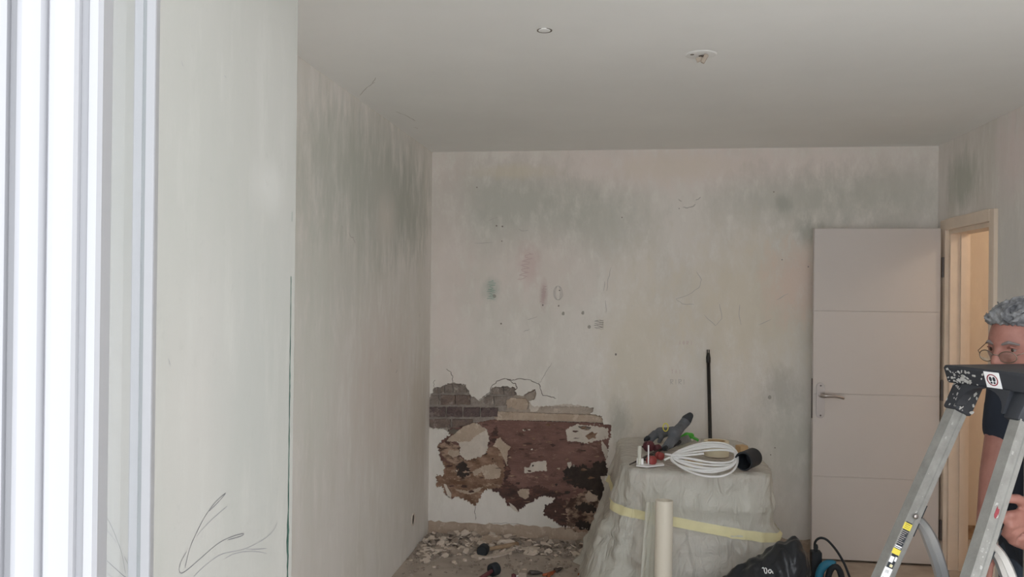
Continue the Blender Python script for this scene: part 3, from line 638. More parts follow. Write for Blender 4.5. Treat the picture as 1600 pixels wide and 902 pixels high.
me = bpy.data.meshes.new('dust_sheet'); bmesh.ops.recalc_face_normals(bm, faces=bm.faces); bm.to_mesh(me); bm.free()
me.transform(Matrix.Translation((-TC.x, -TC.y, 0)))
sh = bpy.data.objects.new('dust_sheet', me); COL.objects.link(sh); sh.location = (TC.x, TC.y, 0); me.materials.append(M['film'])
me.polygons.foreach_set('use_smooth', [True]*len(me.polygons))
tag(sh, 'translucent plastic dust sheet draped over the low cabinet and taped round', 'sheet')
bm = bmesh.new(); prev = None; first = None
for i in range(NU+1):
    u = (i % NU)/NU; q = sheet_pt(u, .49); zc_ = .515-.10*max(0, min(1, (q.x-.0)/.72)); hw_ = .022+.006*noise.noise((u*20, 3, 1))
    if rr(u)[3] > .25: prev = None; continue
    row = [bm.verts.new(sheet_pt(u, zc_+hw_*t, .005)) for t in (1, .33, -.33, -1)]
    if rr(u)[3] > .25: prev = None; continue
    if prev:
        for a in range(3): bm.faces.new((prev[a], row[a], row[a+1], prev[a+1]))
    prev = row
ob('tape_band', bm, 'tape_y', sh, True)
# gathered fold of sheet hanging beside the pipe
bm = bmesh.new(); rows = []
for j in range(16):
    t = j/15; y_ = 785+t*150; row = []
    for i in range(9):
        s = i/8; x_ = 1027-(18+10*t)*(1-s); p = atY(x_, y_, 4.125-.02*math.sin(s*9+t*2)-.015*s)
        row.append(bm.verts.new(p))
    rows.append(row)
for a, b_ in zip(rows, rows[1:]):
    for i in range(8): bm.faces.new((a[i], a[i+1], b_[i+1], b_[i]))
ob('loose_fold', bm, 'film', sh, True)

# cream pipe standing in front
pt0 = atY(1038, 782, 4.03); pr = 13.6/F*4.0
pb = Vector((pt0.x-.004, 4.0, 0)); pd = Vector((pt0.x, 4.03, pt0.z))-pb
bm = bmesh.new(); lathe(bm, pb, pd, [(0, pr), (pd.length, pr), (pd.length, pr-.004), (0, pr-.004)], 32, True)
tag(rebase(ob('plastic_pipe', bm, 'pipe', None, ang=40)), 'cream plastic drain pipe standing upright in front of the covered cabinet', 'pipe')

# black telescopic pole against the wall
tp = atY(1106.5, 547, D-.02); bt = Vector((atY(1112, 690, D-.08).x+.012, D-.10, 0))
po = thing('extension_pole', 'thin black extension pole leaning on the back wall behind the cabinet', 'pole', bt)
dirp = (tp-bt).normalized(); Lp = (tp-bt).length
ob('shaft', tube(bmesh.new(), [bt, bt+dirp*(Lp-.075)], .0115, 14), 'black_pole', po, True)
ob('tip_collar', lathe(bmesh.new(), bt+dirp*(Lp-.085), dirp, [(0, .012), (.01, .0135), (.035, .014), (.055, .011), (.065, .010)], 16), 'black_pole', po, True)
for sg in (-1, 1): mbox('fork_tip', bt+dirp*(Lp-.012)+Vector((sg*.006, 0, 0)), (.006, .012, .028), 'black_pole', po, None, .002)

# ------------------------------------------------------------------ things on the covered cabinet
ZT = TZ+.012
def T(px, py): return atZ(px, py, ZT)
# grey gloves
g2 = [T(1052, 690)]
def glove(name, label, palm, wrist, cuff, fingers, thumb, Y, extra=None):
    b = bmesh.new(); P = lambda q: atY(q[0], q[1], q[2])
    chain(b, [P(cuff), P(wrist), P(palm)], [.030, .027, .036])
    for f in fingers: chain(b, [P(palm)]+[P(q) for q in f], [.022]+[.0135]*(len(f)-1)+[.012])
    chain(b, [P(palm)]+[P(q) for q in thumb], [.022]+[.013]*len(thumb))
    t = thing(name, label, 'glove', P(palm)+Vector((0, 0, -.04)), 'work gloves'); fuse('glove_body', b, .006, 'glove', t, 3)
    return t, P
t, P = glove('work_glove', 'grey work glove standing cuff upward, in front of the other glove', (1053, 680, 4.85), (1064, 667, 4.95), (1072, 658, 5.0),
    [[(1045, 688, 4.82), (1035, 701, 4.78)], [(1048, 690, 4.80), (1041, 702, 4.76)], [(1053, 690, 4.82), (1049, 698, 4.78)]], [(1060, 684, 4.86), (1054, 692, 4.82)], 4.85)
b = bmesh.new(); chain(b, [P((1073, 656, 5.0)), P((1078, 650, 5.02))], [.031, .021]); fuse('cuff', b, .006, 'glove_dark', t, 3)
t, P = glove('work_glove', 'grey work glove lying flat with a yellow loop on its cuff', (1032, 677, 5.12), (1043, 675, 5.12), (1052, 674, 5.12),
    [[(1020, 680, 5.12), (1011, 687, 5.1)], [(1022, 676, 5.14), (1014, 683, 5.14)], [(1024, 683, 5.1), (1018, 689, 5.08)]], [(1034, 684, 5.05), (1030, 690, 5.05)], 5.12)
ob('yellow_loop', tube(bmesh.new(), [P((1040+4*math.cos(a*.42), 668+6.2*math.sin(a*.42), 4.99)) for a in range(15)], .0035, 6, closed=True), 'yellow', t, True)
b = bmesh.new(); chain(b, [P((1012, 685, 5.09)), P((1009, 687.5, 5.08))], [.016, .014]); fuse('fingertip_coating', b, .005, 'glove_dark', t, 2)
# green scraper
def plate(name, pxs, m, parent, th=.006, up=0):
    vs = [T(x, y)+Vector((0, 0, up)) for x, y in pxs]; bm = bmesh.new()
    a = [bm.verts.new(v) for v in vs]; b_ = [bm.verts.new(v+Vector((0, 0, th))) for v in vs]; n_ = len(vs)
    bm.faces.new(a[::-1]); bm.faces.new(b_)
    for i in range(n_): bm.faces.new((a[i], a[(i+1) % n_], b_[(i+1) % n_], b_[i]))
    return ob(name, bm, m, parent)
gs = thing('green_scraper', 'bright green plastic scraper lying behind the gloves', 'scraper', T(1078, 691))
b = bmesh.new(); chain(b, [atY(1064, 687, 5.12), atY(1073, 682, 5.12), atY(1080, 681, 5.12)], [.018, .024, .018]); fuse('green_handle', b, .005, 'green', gs, 3)
mbox('green_blade', atY(1085, 685, 5.12), (.05, .05, .012), 'green', gs, Matrix.Rotation(.45, 3, 'Y'), .002)
# putty knife, black handle with bright blade
pk = thing('putty_knife', 'black handled putty knife with a bright blade beside the gloves', 'knife', T(1056, 701))
a_, b__ = T(1038, 707)+Vector((0, 0, .02)), T(1062, 699)+Vector((0, 0, .03))
b = bmesh.new(); chain(b, [a_, a_.lerp(b__, .5), b__], [.014, .016, .011]); fuse('handle', b, .004, 'rubber', pk, 2)
c1 = b__+(b__-a_).normalized()*.04; mbox('blade', c1, (.09, .05, .002), 'alu', pk, Matrix.Rotation(.25, 3, 'Z') @ Matrix.Rotation(-.35, 3, 'Y') @ Matrix.Rotation(.7, 3, 'X'))
# rod of a second dark tool lying under the pile
dk = thing('caulking_bar', 'slim dark pointed bar lying left of the red clamps', 'tool', T(992, 728))
ob('bar', tube(bmesh.new(), [T(984, 728)+Vector((0, 0, .006)), T(1010, 716)+Vector((0, 0, .008)), T(1036, 705)+Vector((0, 0, .012))], [.003, .007, .009], 8), 'darksteel', dk, True)
# red clamps
def clamp(label, px, py, r, m, tilt):
    t = thing('screw_clamp', label, 'clamp', T(px, py), 'red screw clamps'); p = T(px, py)+Vector((0, 0, r))
    ax = Vector((.55, -.75, tilt)).normalized()
    ob('knob', lathe(bmesh.new(), p-ax*.022, ax, [(0, r*.7), (.006, r), (.016, r), (.018, r*.8), (.024, r*.8), (.026, r*.98), (.036, r*.95), (.042, r*.6)], 18), m, t, ang=40)
    ob('screw', tube(bmesh.new(), [p-ax*.02, p-ax*.06], .006, 8), 'darksteel', t)
    return t
clamp('red ribbed clamp knob nearest the white bracket', 1018, 727, .024, 'red_plastic', .1)
clamp('red clamp knob touching the white cable ends', 1031, 719, .021, 'red_plastic', .0)
clamp('dark red clamp knob behind the white bracket', 1014, 706, .030, 'dark_red_plastic', .2)
clamp('dark red clamp knob tucked under the glove fingers', 1027, 706, .020, 'dark_red_plastic', .3)
# white bracket with uprights
br = thing('white_bracket', 'white metal bracket with two uprights at the cabinet edge', 'bracket', T(1012, 730))
plate('base_plate', [(994, 729), (1012, 731), (1038, 728), (1036, 725), (1014, 727), (996, 725)], 'cable', br, .006)
for (x, y, top, r, m) in ((1013, 728, 696, .004, 'cable'), (999, 728, 697, .010, 'film')):
    p = T(x, y); h_ = atY(x, top, p.y).z-p.z; ob('upright', tube(bmesh.new(), [p+Vector((0, 0, .004)), p+Vector((0, 0, h_))], r, 10), m, br)
mbox('end_block', T(1000, 727)+Vector((0, 0, .02)), (.035, .03, .03), 'cable', br, None, .003)
# masking tape rolls
def roll(label, px, py, r, h):
    p = T(px, py)+Vector((0, r*.8, 0)); t = thing('tape_roll', label, 'tape roll', p, 'cream tape rolls')
    ob('tape', lathe(bmesh.new(), p, (0, 0, 1), [(0, r), (h, r), (h, r*.72), (0, r*.72)], 36, True), 'tape', t, ang=40)
    ob('core', lathe(bmesh.new(), p, (0, 0, 1), [(0, r*.715), (h, r*.715), (h, r*.66), (0, r*.66)], 32, True), 'card', t, ang=40)
    return t
roll('large cream roll of masking tape inside the white cable coil', 1121, 715, .067, .080)
roll('low cream roll of tape under the front loops of cable', 1085, 731, .046, .03)
# card block
bk = mbox('cardboard_block', T(1160, 712)+Vector((0, .03, .025)), (.05, .05, .05), 'card', None, Matrix.Rotation(.5, 3, 'Z'), .003)
tag(rebase(bk), 'small brown block beside the tape roll, behind the black cup', 'block')
# black cup lying on its side
cu = thing('black_cup', 'open black cylinder lying on its side at the right end of cabinet', 'cup', T(1168, 735))
r_ = .046; p0 = T(1161, 736)+Vector((0, 0, r_)); ax = Vector((.55, .82, .06)).normalized()
ob('cup_wall', lathe(bmesh.new(), p0, ax, [(0, r_), (.004, r_*1.03), (.014, r_*1.03), (.018, r_), (.115, r_), (.12, r_*.9), (.12, .001), (.112, .001), (.112, r_*.86), (0, r_*.88)], 32, True), 'rubber', cu, ang=40)
# coil of white cable
wc = T(1095, 722); pts = []; NS = 46
loops = [(850, 515, 316, 192, 215), (842, 500, 296, 70, 52), (858, 520, 306, 178, 150), (835, 505, 285, 20, 105), (850, 512, 318, 200, 178), (828, 500, 288, 110, 20), (846, 518, 302, 150, 205)]
for li, lp in enumerate(loops):
    nx_ = loops[(li+1) % len(loops)]
    for k in range(NS):
        f_ = k/NS; a = math.pi+2*math.pi*f_; cx_, cy_, W_, hu_, hl_ = (lp[q]*(1-f_)+nx_[q]*f_ for q in range(5))
        pin = .30+.70*((1+math.cos(a))/2)**.5; sn = math.copysign(abs(math.sin(a))**.85, math.sin(a))
        X_ = cx_+W_*math.cos(a); Y_ = cy_-(hu_ if sn > 0 else hl_)*sn*pin+14*math.sin(li*2.1)
        r = ray(960+X_/6.01, 630+Y_/6.01)
        # the loops lie on a slope from the front edge up onto the tape roll, and hang over the front
        t_ = (.738-4.22*.36-ZC)/(r.z-.36*r.y); p = CAM+r*t_
        if p.y < 4.215: p = CAM+r*((4.213-.004*li)/r.y)
        p.z = max(p.z, ZT+.006) if p.y > 4.27 else p.z
        pts.append(p+Vector((0, -.0015*li, 0)))
cc = thing('cable_coil', 'loosely coiled white cable spread over the covered cabinet edge', 'cable', wc)
ob('cable', tube(bmesh.new(), pts, .0052, 8), 'cable', cc, True)
e0 = pts[0]
ob('cable_end', tube(bmesh.new(), [e0+Vector((.12, -.02, .0)), e0+Vector((.05, -.01, .004)), e0+Vector((-.01, 0, .0)), e0+Vector((-.035, .0, -.012))], .0052, 8), 'cable', cc, True)
ob('cable_end', tube(bmesh.new(), [e0+Vector((.16, -.015, .03)), e0+Vector((.05, .0, .012)), e0+Vector((0, .02, .01)), e0+Vector((-.03, .03, .012))], .0052, 8), 'cable', cc, True)
ob('cable_end', tube(bmesh.new(), [e0+Vector((.02, -.01, .01)), e0+Vector((.12, -.02, .0)), e0+Vector((.22, -.015, -.020)), e0+Vector((.305, -.01, -.028))], .0052, 8), 'cable', cc, True)

# ------------------------------------------------------------------ rubbish bag, power tool
YB = 3.92
b = bmesh.new()
for (x0, y0, r0, x1, y1, r1, dy) in ((1205, 1000, .20, 1232, 880, .10, 0), (1232, 878, .085, 1240, 858, .052, .03), (1190, 925, .10, 1225, 880, .10, .02), (1150, 960, .15, 1190, 900, .08, .02), (1105, 990, .12, 1150, 912, .06, .03), (1238, 870, .07, 1245, 960, .055, .02), (1180, 1000, .16, 1100, 1000, .14, .02), (1120, 920, .04, 1190, 880, .05, .05)):
    p_ = atY(x0, y0, YB+dy); q_ = atY(x1, y1, YB+dy); cone(b, p_, r0, q_, r1)
me = fuse_mesh(b, .012, 10, .6); me.name = 'rubbish_bag'
NV = [v.normal.copy() for v in me.vertices]
for v, nrm in zip(me.vertices, NV):
    c_ = v.co.copy(); ang_ = math.atan2(c_.z-.1, c_.x-.75)
    k = abs(noise.noise((ang_*6, c_.y*5, c_.z*2)))*.030+abs(noise.noise((c_.x*16, c_.y*16, c_.z*16)))*.016+noise.noise((c_.x*40, c_.y*40, c_.z*20))*.005
    v.co = c_+nrm*(k-.018)
    if v.co.z < .004: v.co.z = .004
bag = link('rubbish_bag', me, 'bag', None, True)
bmp = bmesh.new(); bmp.from_mesh(me); bvh = BVHTree.FromBMesh(bmp); bmp.free()
rebase(bag); tag(bag, 'slumped black rubbish bag with white lettering in front of the cabinet', 'bag')
bmt = bmesh.new()
for st in [[(1191, 888.5), (1194, 887)], [(1194, 888), (1194.5, 893), (1196, 896.5), (1198, 896.5), (1198.8, 893), (1198, 889), (1195.5, 887.5)], [(1203.5, 890), (1201, 892), (1201.3, 895.5), (1203.5, 896.5), (1205.2, 894), (1204.8, 891), (1203.5, 890)], [(1206.8, 892.5), (1207, 896), (1208.5, 897)]]:
    hits = []
    for q in range(len(st)-1):
        for k in range(4):
            t_ = k/4; x = st[q][0]*(1-t_)+st[q+1][0]*t_; y = st[q][1]*(1-t_)+st[q+1][1]*t_
            h_ = bvh.ray_cast(CAM, ray(x, y).normalized())
            if h_[0]: hits.append(h_[0]+h_[1]*.002)
    if len(hits) > 1: tube(bmt, hits, .0024, 5)
ob('bag_lettering', bmt, 'white_print', bag)

YT_ = 4.62
tb = atY(1273, 930, YT_); tb = Vector((tb.x, YT_, 0))
pwt = thing('power_tool', 'black corded power tool with red switch standing upright by the door', 'power tool', tb)
top = atY(1272, 861, YT_).z
b = bmesh.new(); box(b, (tb.x+.004, YT_, top-.075), (.052, .06, .15), None, .006); ob('motor_housing', b, 'rubber', pwt, ang=40)
b = bmesh.new(); box(b, (tb.x+.010, YT_, (top-.15)/2), (.046, .055, top-.148), None, .008); ob('lower_body', b, 'rubber', pwt, ang=40)
mbox('switch', (tb.x+.036, YT_-.005, top-.10), (.016, .03, .07), 'red_plastic', pwt, None, .003)
ob('cord_sleeve', lathe(bmesh.new(), (tb.x+.003, YT_, top-.002), (0, 0, 1), [(0, .013), (.008, .013), (.009, .011), (.016, .011), (.017, .012), (.026, .0115), (.036, .009)], 14), 'rubber', pwt, True)
cpx = [(1273, 853), (1274, 847), (1278, 842.5), (1284, 841), (1292, 844), (1301, 853), (1310, 865), (1318, 879), (1324, 893), (1329, 908), (1332, 925)]
cv = [Vector((tb.x+.003, YT_, top+.02))]+[atY(x, y, YT_-.004*i) for i, (x, y) in enumerate(cpx)]
cv += [Vector((cv[-1].x+.02, YT_-.06, .012)), Vector((cv[-1].x+.12, YT_-.02, .007)), Vector((cv[-1].x+.3, YT_+.1, .007))]
ob('power_cord', tube(bmesh.new(), [Vector(p) for p in smooth_line(cv, 5)], .0065, 8), 'rubber', pwt, True)
# blue hoop tool beside it
bc = atY(1297, 905, YT_-.08); hp_ = thing('blue_hoop_handle', 'blue and black rounded tool handle standing beside the power tool', 'tool', (bc.x, YT_-.08, 0))
arc = [bc+Vector((-.055*math.cos(a)*1.0, 0, .078*math.sin(a))) for a in [math.pi*.0+math.pi*.62*k/14 for k in range(15)]]
arc = [Vector((arc[0].x, arc[0].y, .02))]+arc
b = bmesh.new(); tube(b, arc, .021, 12); ob('blue_shell', b, 'blue', hp_, True)
arc2 = [bc+Vector((.02-.036*math.cos(a), -.016, -.02+.09*math.sin(a))) for a in [math.pi*k/14 for k in range(15)]]
arc2 = [Vector((arc2[0].x, arc2[0].y, .02))]+arc2+[Vector((arc2[-1].x, arc2[-1].y, .02))]
ob('black_grip', tube(bmesh.new(), arc2, .016, 10), 'rubber', hp_, True)
mbox('foot', (bc.x, YT_-.08, .012), (.17, .10, .024), 'rubber', hp_, None, .006)

# ------------------------------------------------------------------ rubble and tools on the floor
rnd = random.Random(21)
shapes = []
for k in range(14):
    n_ = rnd.choice((5, 6, 7)); th = rnd.uniform(.006, .013)
    ps = [(rnd.uniform(.6, 1.1)*math.cos(2*math.pi*i/n_+rnd.uniform(-.25, .25)), rnd.uniform(.5, .9)*math.sin(2*math.pi*i/n_+rnd.uniform(-.25, .25))) for i in range(n_)]
    bm = bmesh.new(); a = [bm.verts.new((x*.03, y*.03, 0)) for x, y in ps]; b_ = [bm.verts.new((x*.027, y*.027, th)) for x, y in ps]
    bm.faces.new(a[::-1]); bm.faces.new(b_)
    for i in range(n_): bm.faces.new((a[i], a[(i+1) % n_], b_[(i+1) % n_], b_[i]))
    bmesh.ops.recalc_face_normals(bm, faces=bm.faces); me = bpy.data.meshes.new('plaster_flake'); bm.to_mesh(me); bm.free()
    me.materials.append(M['flake' if k % 3 else 'flake2']); shapes.append(me)
zone = [(640, 868), (650, 846), (668, 837), (700, 838), (760, 840), (860, 850), (936, 851), (926, 874), (880, 872), (800, 864), (740, 868), (690, 872), (660, 880)]
def zone_pt(bias=1.0):
    while True:
        x = rnd.uniform(640, 936); y = 835+45*rnd.random()**bias
        if inside((x, y), zone): return x, y
LBL = 'broken pale plaster flake in the rubble below the damaged wall'
placed = 0
while placed < 230:
    x, y = zone_pt(1.3) if placed < 200 else (rnd.uniform(640, 900), rnd.uniform(866, 896))
    p = atZ(x, y, 0)
    if p.y > D-.03 or p.x < XL+.03: continue
    o = bpy.data.objects.new('plaster_flake', shapes[rnd.randrange(14)]); COL.objects.link(o)
    s_ = (rnd.uniform(.55, 1.55) if placed < 200 else rnd.uniform(.3, .7))
    pile = max(0, 1-(D-p.y)/.42)*.035
    o.location = (p.x, p.y, .003+rnd.random()*pile if placed < 200 else .002); o.scale = (s_, s_, rnd.uniform(.7, 1.1))
    o.rotation_euler = (rnd.uniform(-.5, .5)*(placed < 200), rnd.uniform(-.5, .5)*(placed < 200), rnd.uniform(0, 6.28))
    zn = 'beside the left wall corner' if x < 690 else 'left of the mallet heads' if x < 750 else 'around the mallet handle' if x < 840 else 'right of the broad plaster strip'
    sz = 'large' if s_ > 1.2 else 'small' if s_ < .85 else 'medium'; kd = 'dirty grey' if o.data.materials[0] is M['flake2'] else 'pale'
    tag(o, ('%s %s plaster flake in the rubble %s' % (sz, kd, zn)) if placed < 200 else 'tiny %s plaster flake on bare floor %s' % (kd, 'near the left wall' if x < 740 else 'between the scattered tools'), 'rubble', 'plaster flakes in the rubble' if placed < 200 else 'stray flakes on the floor'); placed += 1
bm = bmesh.new()
for k in range(3600):
    x, y = zone_pt(1.1)
    if k > 3300: x, y = rnd.uniform(630, 930), rnd.uniform(850, 900)
    p = atZ(x, y, 0)
    if p.y > D-.008 or p.x < XL+.008: continue
    s_ = rnd.uniform(.004, .013); pile = max(0, 1-(D-p.y)/.42)*.02
    c_ = p+Vector((0, 0, s_*.4+rnd.random()*pile)); R_ = Matrix.Rotation(rnd.uniform(0, 6), 3, 'Z') @ Matrix.Rotation(rnd.uniform(-.7, .7), 3, 'X')
    vs = [bm.verts.new(c_+R_ @ Vector(q)*s_) for q in ((-1, -.7, -.3), (1, -.6, -.3), (.7, .8, -.3), (-.8, .7, -.3), (.1, 0, .5))]
    for f in ((0, 1, 4), (1, 2, 4), (2, 3, 4), (3, 0, 4), (3, 2, 1, 0)): bm.faces.new([vs[i] for i in f])
tag(ob('fine_rubble', bm, 'debris'), 'fine grey crumbs of plaster and brick along the wall foot', 'rubble', kind='stuff')
# larger pieces
def shard(name, pxs, label, m, th=.012, up=.01, cat='rubble', warp=.0):
    vs = [atZ(x, y, up) for x, y in pxs]; c_ = sum(vs, Vector())/len(vs); bm = bmesh.new(); n_ = len(vs)
    a = [bm.verts.new(v) for v in vs]; b_ = [bm.verts.new(v+Vector((0, 0, th+warp*math.sin(i*1.7)))) for i, v in enumerate(vs)]
    bm.faces.new(a[::-1]); bmesh.ops.triangulate(bm, faces=[bm.faces.new(b_)])
    for i in range(n_): bm.faces.new((a[i], a[(i+1) % n_], b_[(i+1) % n_], b_[i]))
    return tag(rebase(ob(name, bm, m)), label, cat)
shard('plaster_strip', [(736, 871), (748, 875), (770, 873), (786, 869), (806, 861), (800, 860), (780, 867), (760, 869), (745, 869)], 'long pale curved plaster strip in front of the first mallet', 'flake', .012, .002, warp=.004)
shard('plaster_strip', [(806, 860), (822, 862), (842, 865), (844, 858), (830, 855), (812, 856)], 'broad flat plaster strip right of the mallet handle', 'flake', .012, .004)
shard('plaster_chunk', [(750, 850), (765, 852), (783, 851), (784, 845), (770, 842), (755, 845)], 'flat tan plaster chunk right behind the mallet head', 'tan', .03, .004)
b = bmesh.new(); q = atZ(791, 848, .03); cone(b, q+Vector((-.03, 0, -.01)), .035, q+Vector((.03, .01, -.01)), .03); me = fuse_mesh(b, .01, 2)
NV = [v.normal.copy() for v in me.vertices]
for v, nq in zip(me.vertices, NV): v.co += nq*noise.noise(v.co*30)*.012; v.co.z = max(v.co.z, .002)
tag(rebase(link('plaster_lump', me, 'flake', None)), 'rounded grey plaster lump against the wall foot behind mallet handle', 'rubble')
def mallet(label, head_px, r, hl, axis, handle_end, hm, zc_head):
    hc = atZ(*head_px, zc_head); ax = Vector(axis).normalized()
    t = thing('rubber_mallet', label, 'mallet', (hc.x, hc.y, 0), 'rubber mallets')
    ob('head', lathe(bmesh.new(), hc-ax*hl/2, ax, [(0, r*.88), (.004, r*.97), (.01, r), (hl-.01, r), (hl-.004, r*.97), (hl, r*.88)], 28), 'rubber', t, ang=40)
    he = Vector(handle_end); d_ = (he-hc)
    h1 = ob('handle', tube(bmesh.new(), [hc, hc+d_*.3, hc+d_*.7, he], [.011, .012, .014, .013], 12), hm, t, True)
    ob('handle_end', lathe(bmesh.new(), he, d_, [(-.02, .0145), (0, .0145), (.006, .010)], 12), 'steel' if hm == 'wood' else 'rubber', t)
he = atZ(813, 849.5, .03)
mallet('black rubber mallet with wooden handle lying in the rubble', (755, 860), .034, .07, (.08, 1, 0), he, 'wood', .036)
he = atZ(745, 909, .025)
mallet('black rubber mallet with red handle near the lower edge of view', (772, 890), .036, .05, (.75, .9, .08), he, 'dark_red_plastic', .038)
def pliers(label, tip, j, e1, e2):
    z_ = .012; Tp, J, A, B = (atZ(*q, z_) for q in (tip, j, e1, e2)); t = thing('pliers', label, 'pliers', (J.x, J.y, 0), 'orange pliers')
    ob('jaw', tube(bmesh.new(), [J, J.lerp(Tp, .6), Tp], [.012, .010, .004], 8), 'darksteel', t, True)
    ob('pivot', lathe(bmesh.new(), J-Vector((0, 0, .011)), (0, 0, 1), [(0, .012), (.022, .012), (.024, .009)], 14), 'darksteel', t)
    for e in (A, B):
        d_ = e-J; s_ = Vector((-d_.y, d_.x, 0)).normalized()*(.016 if e is A else -.016)
        ob('grip', tube(bmesh.new(), [J+d_*.12, J+d_*.45+s_, J+d_*.8+s_*.7, e], [.007, .010, .010, .007], 10), 'orange', t, True)
pliers('orange handled pliers lying open on the floor, dark jaws to the right', (879, 887.5), (868, 892), (848, 899), (858, 903))
pliers('second pair of orange handled pliers at the plastic sheet edge', (935, 893), (925, 895), (903, 898), (908, 903))
tw = thing('floor_scraper', 'small scraper with dark blade beside the orange pliers', 'scraper', atZ(830, 896, 0))
b = bmesh.new(); chain(b, [atZ(829, 895, .016), atZ(840, 895, .014), atZ(848, 896, .010)], [.014, .012, .004]); fuse('dark_grip', b, .004, 'darksteel', tw, 2)
mbox('pale_block', atZ(817, 899, .022), (.045, .05, .044), 'flake2', tw, None, .004)
ob('end_knob', lathe(bmesh.new(), atZ(806, 901, .02), (-1, -.3, 0), [(0, .012), (.012, .018), (.024, .014)], 12), 'dark_red_plastic', tw, True)
ob('rod', tube(bmesh.new(), [atZ(806, 901, .02), atZ(829, 896, .016)], .006, 8), 'steel', tw, True)
# crumpled sheet at the doorway and brown skirting seen past it
b = bmesh.new(); rows = []
for j in range(22):
    row = []
    for i in range(30):
        u, v = i/29, j/21; x = 1.18+.80*u; y = 3.95+1.0*v
        hgt = .012+.13*math.exp(-((u-.55)**2/.09+(v-.55)**2/.12))*(1+.6*noise.noise((u*6, v*6, 3)))+.03*abs(noise.noise((u*14, v*14, 5)))
        if x > 1.80: x = 1.80
        row.append(b.verts.new((x, y, hgt)))
    rows.append(row)
for a, c_ in zip(rows, rows[1:]):
    for i in range(29): b.faces.new((a[i], a[i+1], c_[i+1], c_[i]))
bmesh.ops.remove_doubles(b, verts=b.verts, dist=.0005)
cs = ob('crumpled_sheet', b, 'film', None, True); rebase(cs); tag(cs, 'crumpled translucent sheet on the floor by the open doorway', 'sheet')
struct(mbox('baseboard_hall', (2.54, 5.99, .045), (.98, .02, .09), 'wood'))

# ------------------------------------------------------------------ platform stepladder
P1 = atC(1501, 571.5, 2.15); P2 = atC(1598, 580, 1.97); LZ = P1.z; WV = Vector((P2.x-P1.x, P2.y-P1.y)); LPHI = math.atan2(WV.x, -WV.y)
XT = .655; YF = 1.84; YN = YF-WV.length
ld_ = thing('step_ladder', 'paint splashed aluminium platform stepladder with dark plastic top', 'ladder', (.4, 1.67, 0))
lean = .45
def stile(y_top, y_bot, sgn):
    p1 = Vector((XT+.022, y_top, LZ-.055)); p0 = Vector((XT+.022-lean*(LZ-.02), y_bot, .02)); d = (p1-p0); L = d.length; d.normalize()
    x = Vector((d.z, 0, -d.x)).normalized(); y = d.cross(x).normalized()
    prof = [(-.026, -.012), (-.026, .012), (-.022, .012), (-.022, -.008), (.014, -.008), (.014, -.0115), (.022, -.0115), (.022, .012), (.026, .012), (.026, -.012)] if True else None
    bm = bmesh.new(); P_ = [(-.021, -.014), (-.016, -.014), (-.0155, -.0125), (.004, -.0125), (.005, -.016), (.015, -.016), (.016, -.0125), (.021, -.0125), (.021, .014), (-.021, .014)]
    a = [bm.verts.new(p0+x*u+Vector((0, 1, 0))*v) for u, v in P_]; b_ = [bm.verts.new(p1+x*u+Vector((0, 1, 0))*v) for u, v in P_]; n_ = len(P_)
    for i in range(n_): bm.faces.new((a[i], a[(i+1) % n_], b_[(i+1) % n_], b_[i]))
    bm.faces.new(a[::-1]); bm.faces.new(b_)
    s = ob('stile', bm, 'alu', ld_); mbox('rubber_foot', p0+Vector((0, 0, .0)), (.07, .04, .04), 'rubber', s, None, .004)
    return s, p0, p1, d, x
s1, a0, a1, dd, xx = stile(YF, YF+.09, 1)
s2, b0, b1, dd2, xx2 = stile(YN, YN-.10, -1)
# rear legs
for y_ in (YF+.02, YN-.02):
    ob('rear_leg', tube(bmesh.new(), [(XT+.245, y_, LZ-.03), (XT+.33, y_+(.08 if y_ > 1.74 else -.08), .0)], .016, 10), 'alu', ld_, True)
for zz in (.22, .44, .66):
    xs = XT+.022-lean*(LZ-zz); k_ = (LZ-zz)/LZ; mbox('step', (xs+.02, (YF+YN)/2+.01*k_, zz), (.085, YF-YN+.19*k_-.02, .025), 'alu', ld_, None, .003)
mbox('platform', (XT-.02, (YF+YN)/2+.01, .86), (.30, YF-YN+.05, .03), 'cap', ld_, None, .006)
# plastic top
b = bmesh.new()
def cap_prof(y):
    return [(XT-.020, LZ), (XT+.262, LZ), (XT+.267, LZ-.012), (XT+.262, LZ-.045), (XT-.012, LZ-.045), (XT-.024, LZ-.006)]
ys = [YN-.05, YN-.04, YF+.025, YF+.035]
rg_ = []
for i, y in enumerate(ys):
    pr_ = cap_prof(y); q = .004 if i in (0, 3) else 0
    rg_.append([b.verts.new((x+(q if x < XT+.1 else -q), y, z-q*.5 if z > LZ-.02 else z+q)) for x, z in pr_])
for a, c_ in zip(rg_, rg_[1:]):
    for i in range(6): b.faces.new((a[i], a[(i+1) % 6], c_[(i+1) % 6], c_[i]))
b.faces.new(rg_[0][::-1]); b.faces.new(rg_[-1])
capo = ob('top_tray', b, 'cap', ld_, ang=35)
# elbows clasping the stiles, with a curved web under the tray
for (top_, y_, sg) in ((a1, YF, 1), (b1, YN, -1)):
    c0 = top_+dd*.03; b = bmesh.new(); R_ = Matrix((xx, Vector((0, 1, 0)), dd)).transposed()
    box(b, top_-dd*.022, (.054, .044, .095), R_, .006); e_ = ob('elbow', b, 'cap', capo, ang=35)
    web = []; y0 = y_-sg*.02
    outl = [(y0, LZ-.044), (y0-sg*.075, LZ-.044)]+[(y0-sg*(.075-.07*math.sin(math.pi/2*k/6)), LZ-.046-.05*(1-math.cos(math.pi/2*k/6))) for k in range(1, 7)]+[(y0, LZ-.098)]
    slab('elbow_web', outl if sg < 0 else outl[::-1], [], lambda u, v, d: Vector((XT-.016-(LZ-v-.045)*.40+d, u, v)), .03, 'cap', capo)
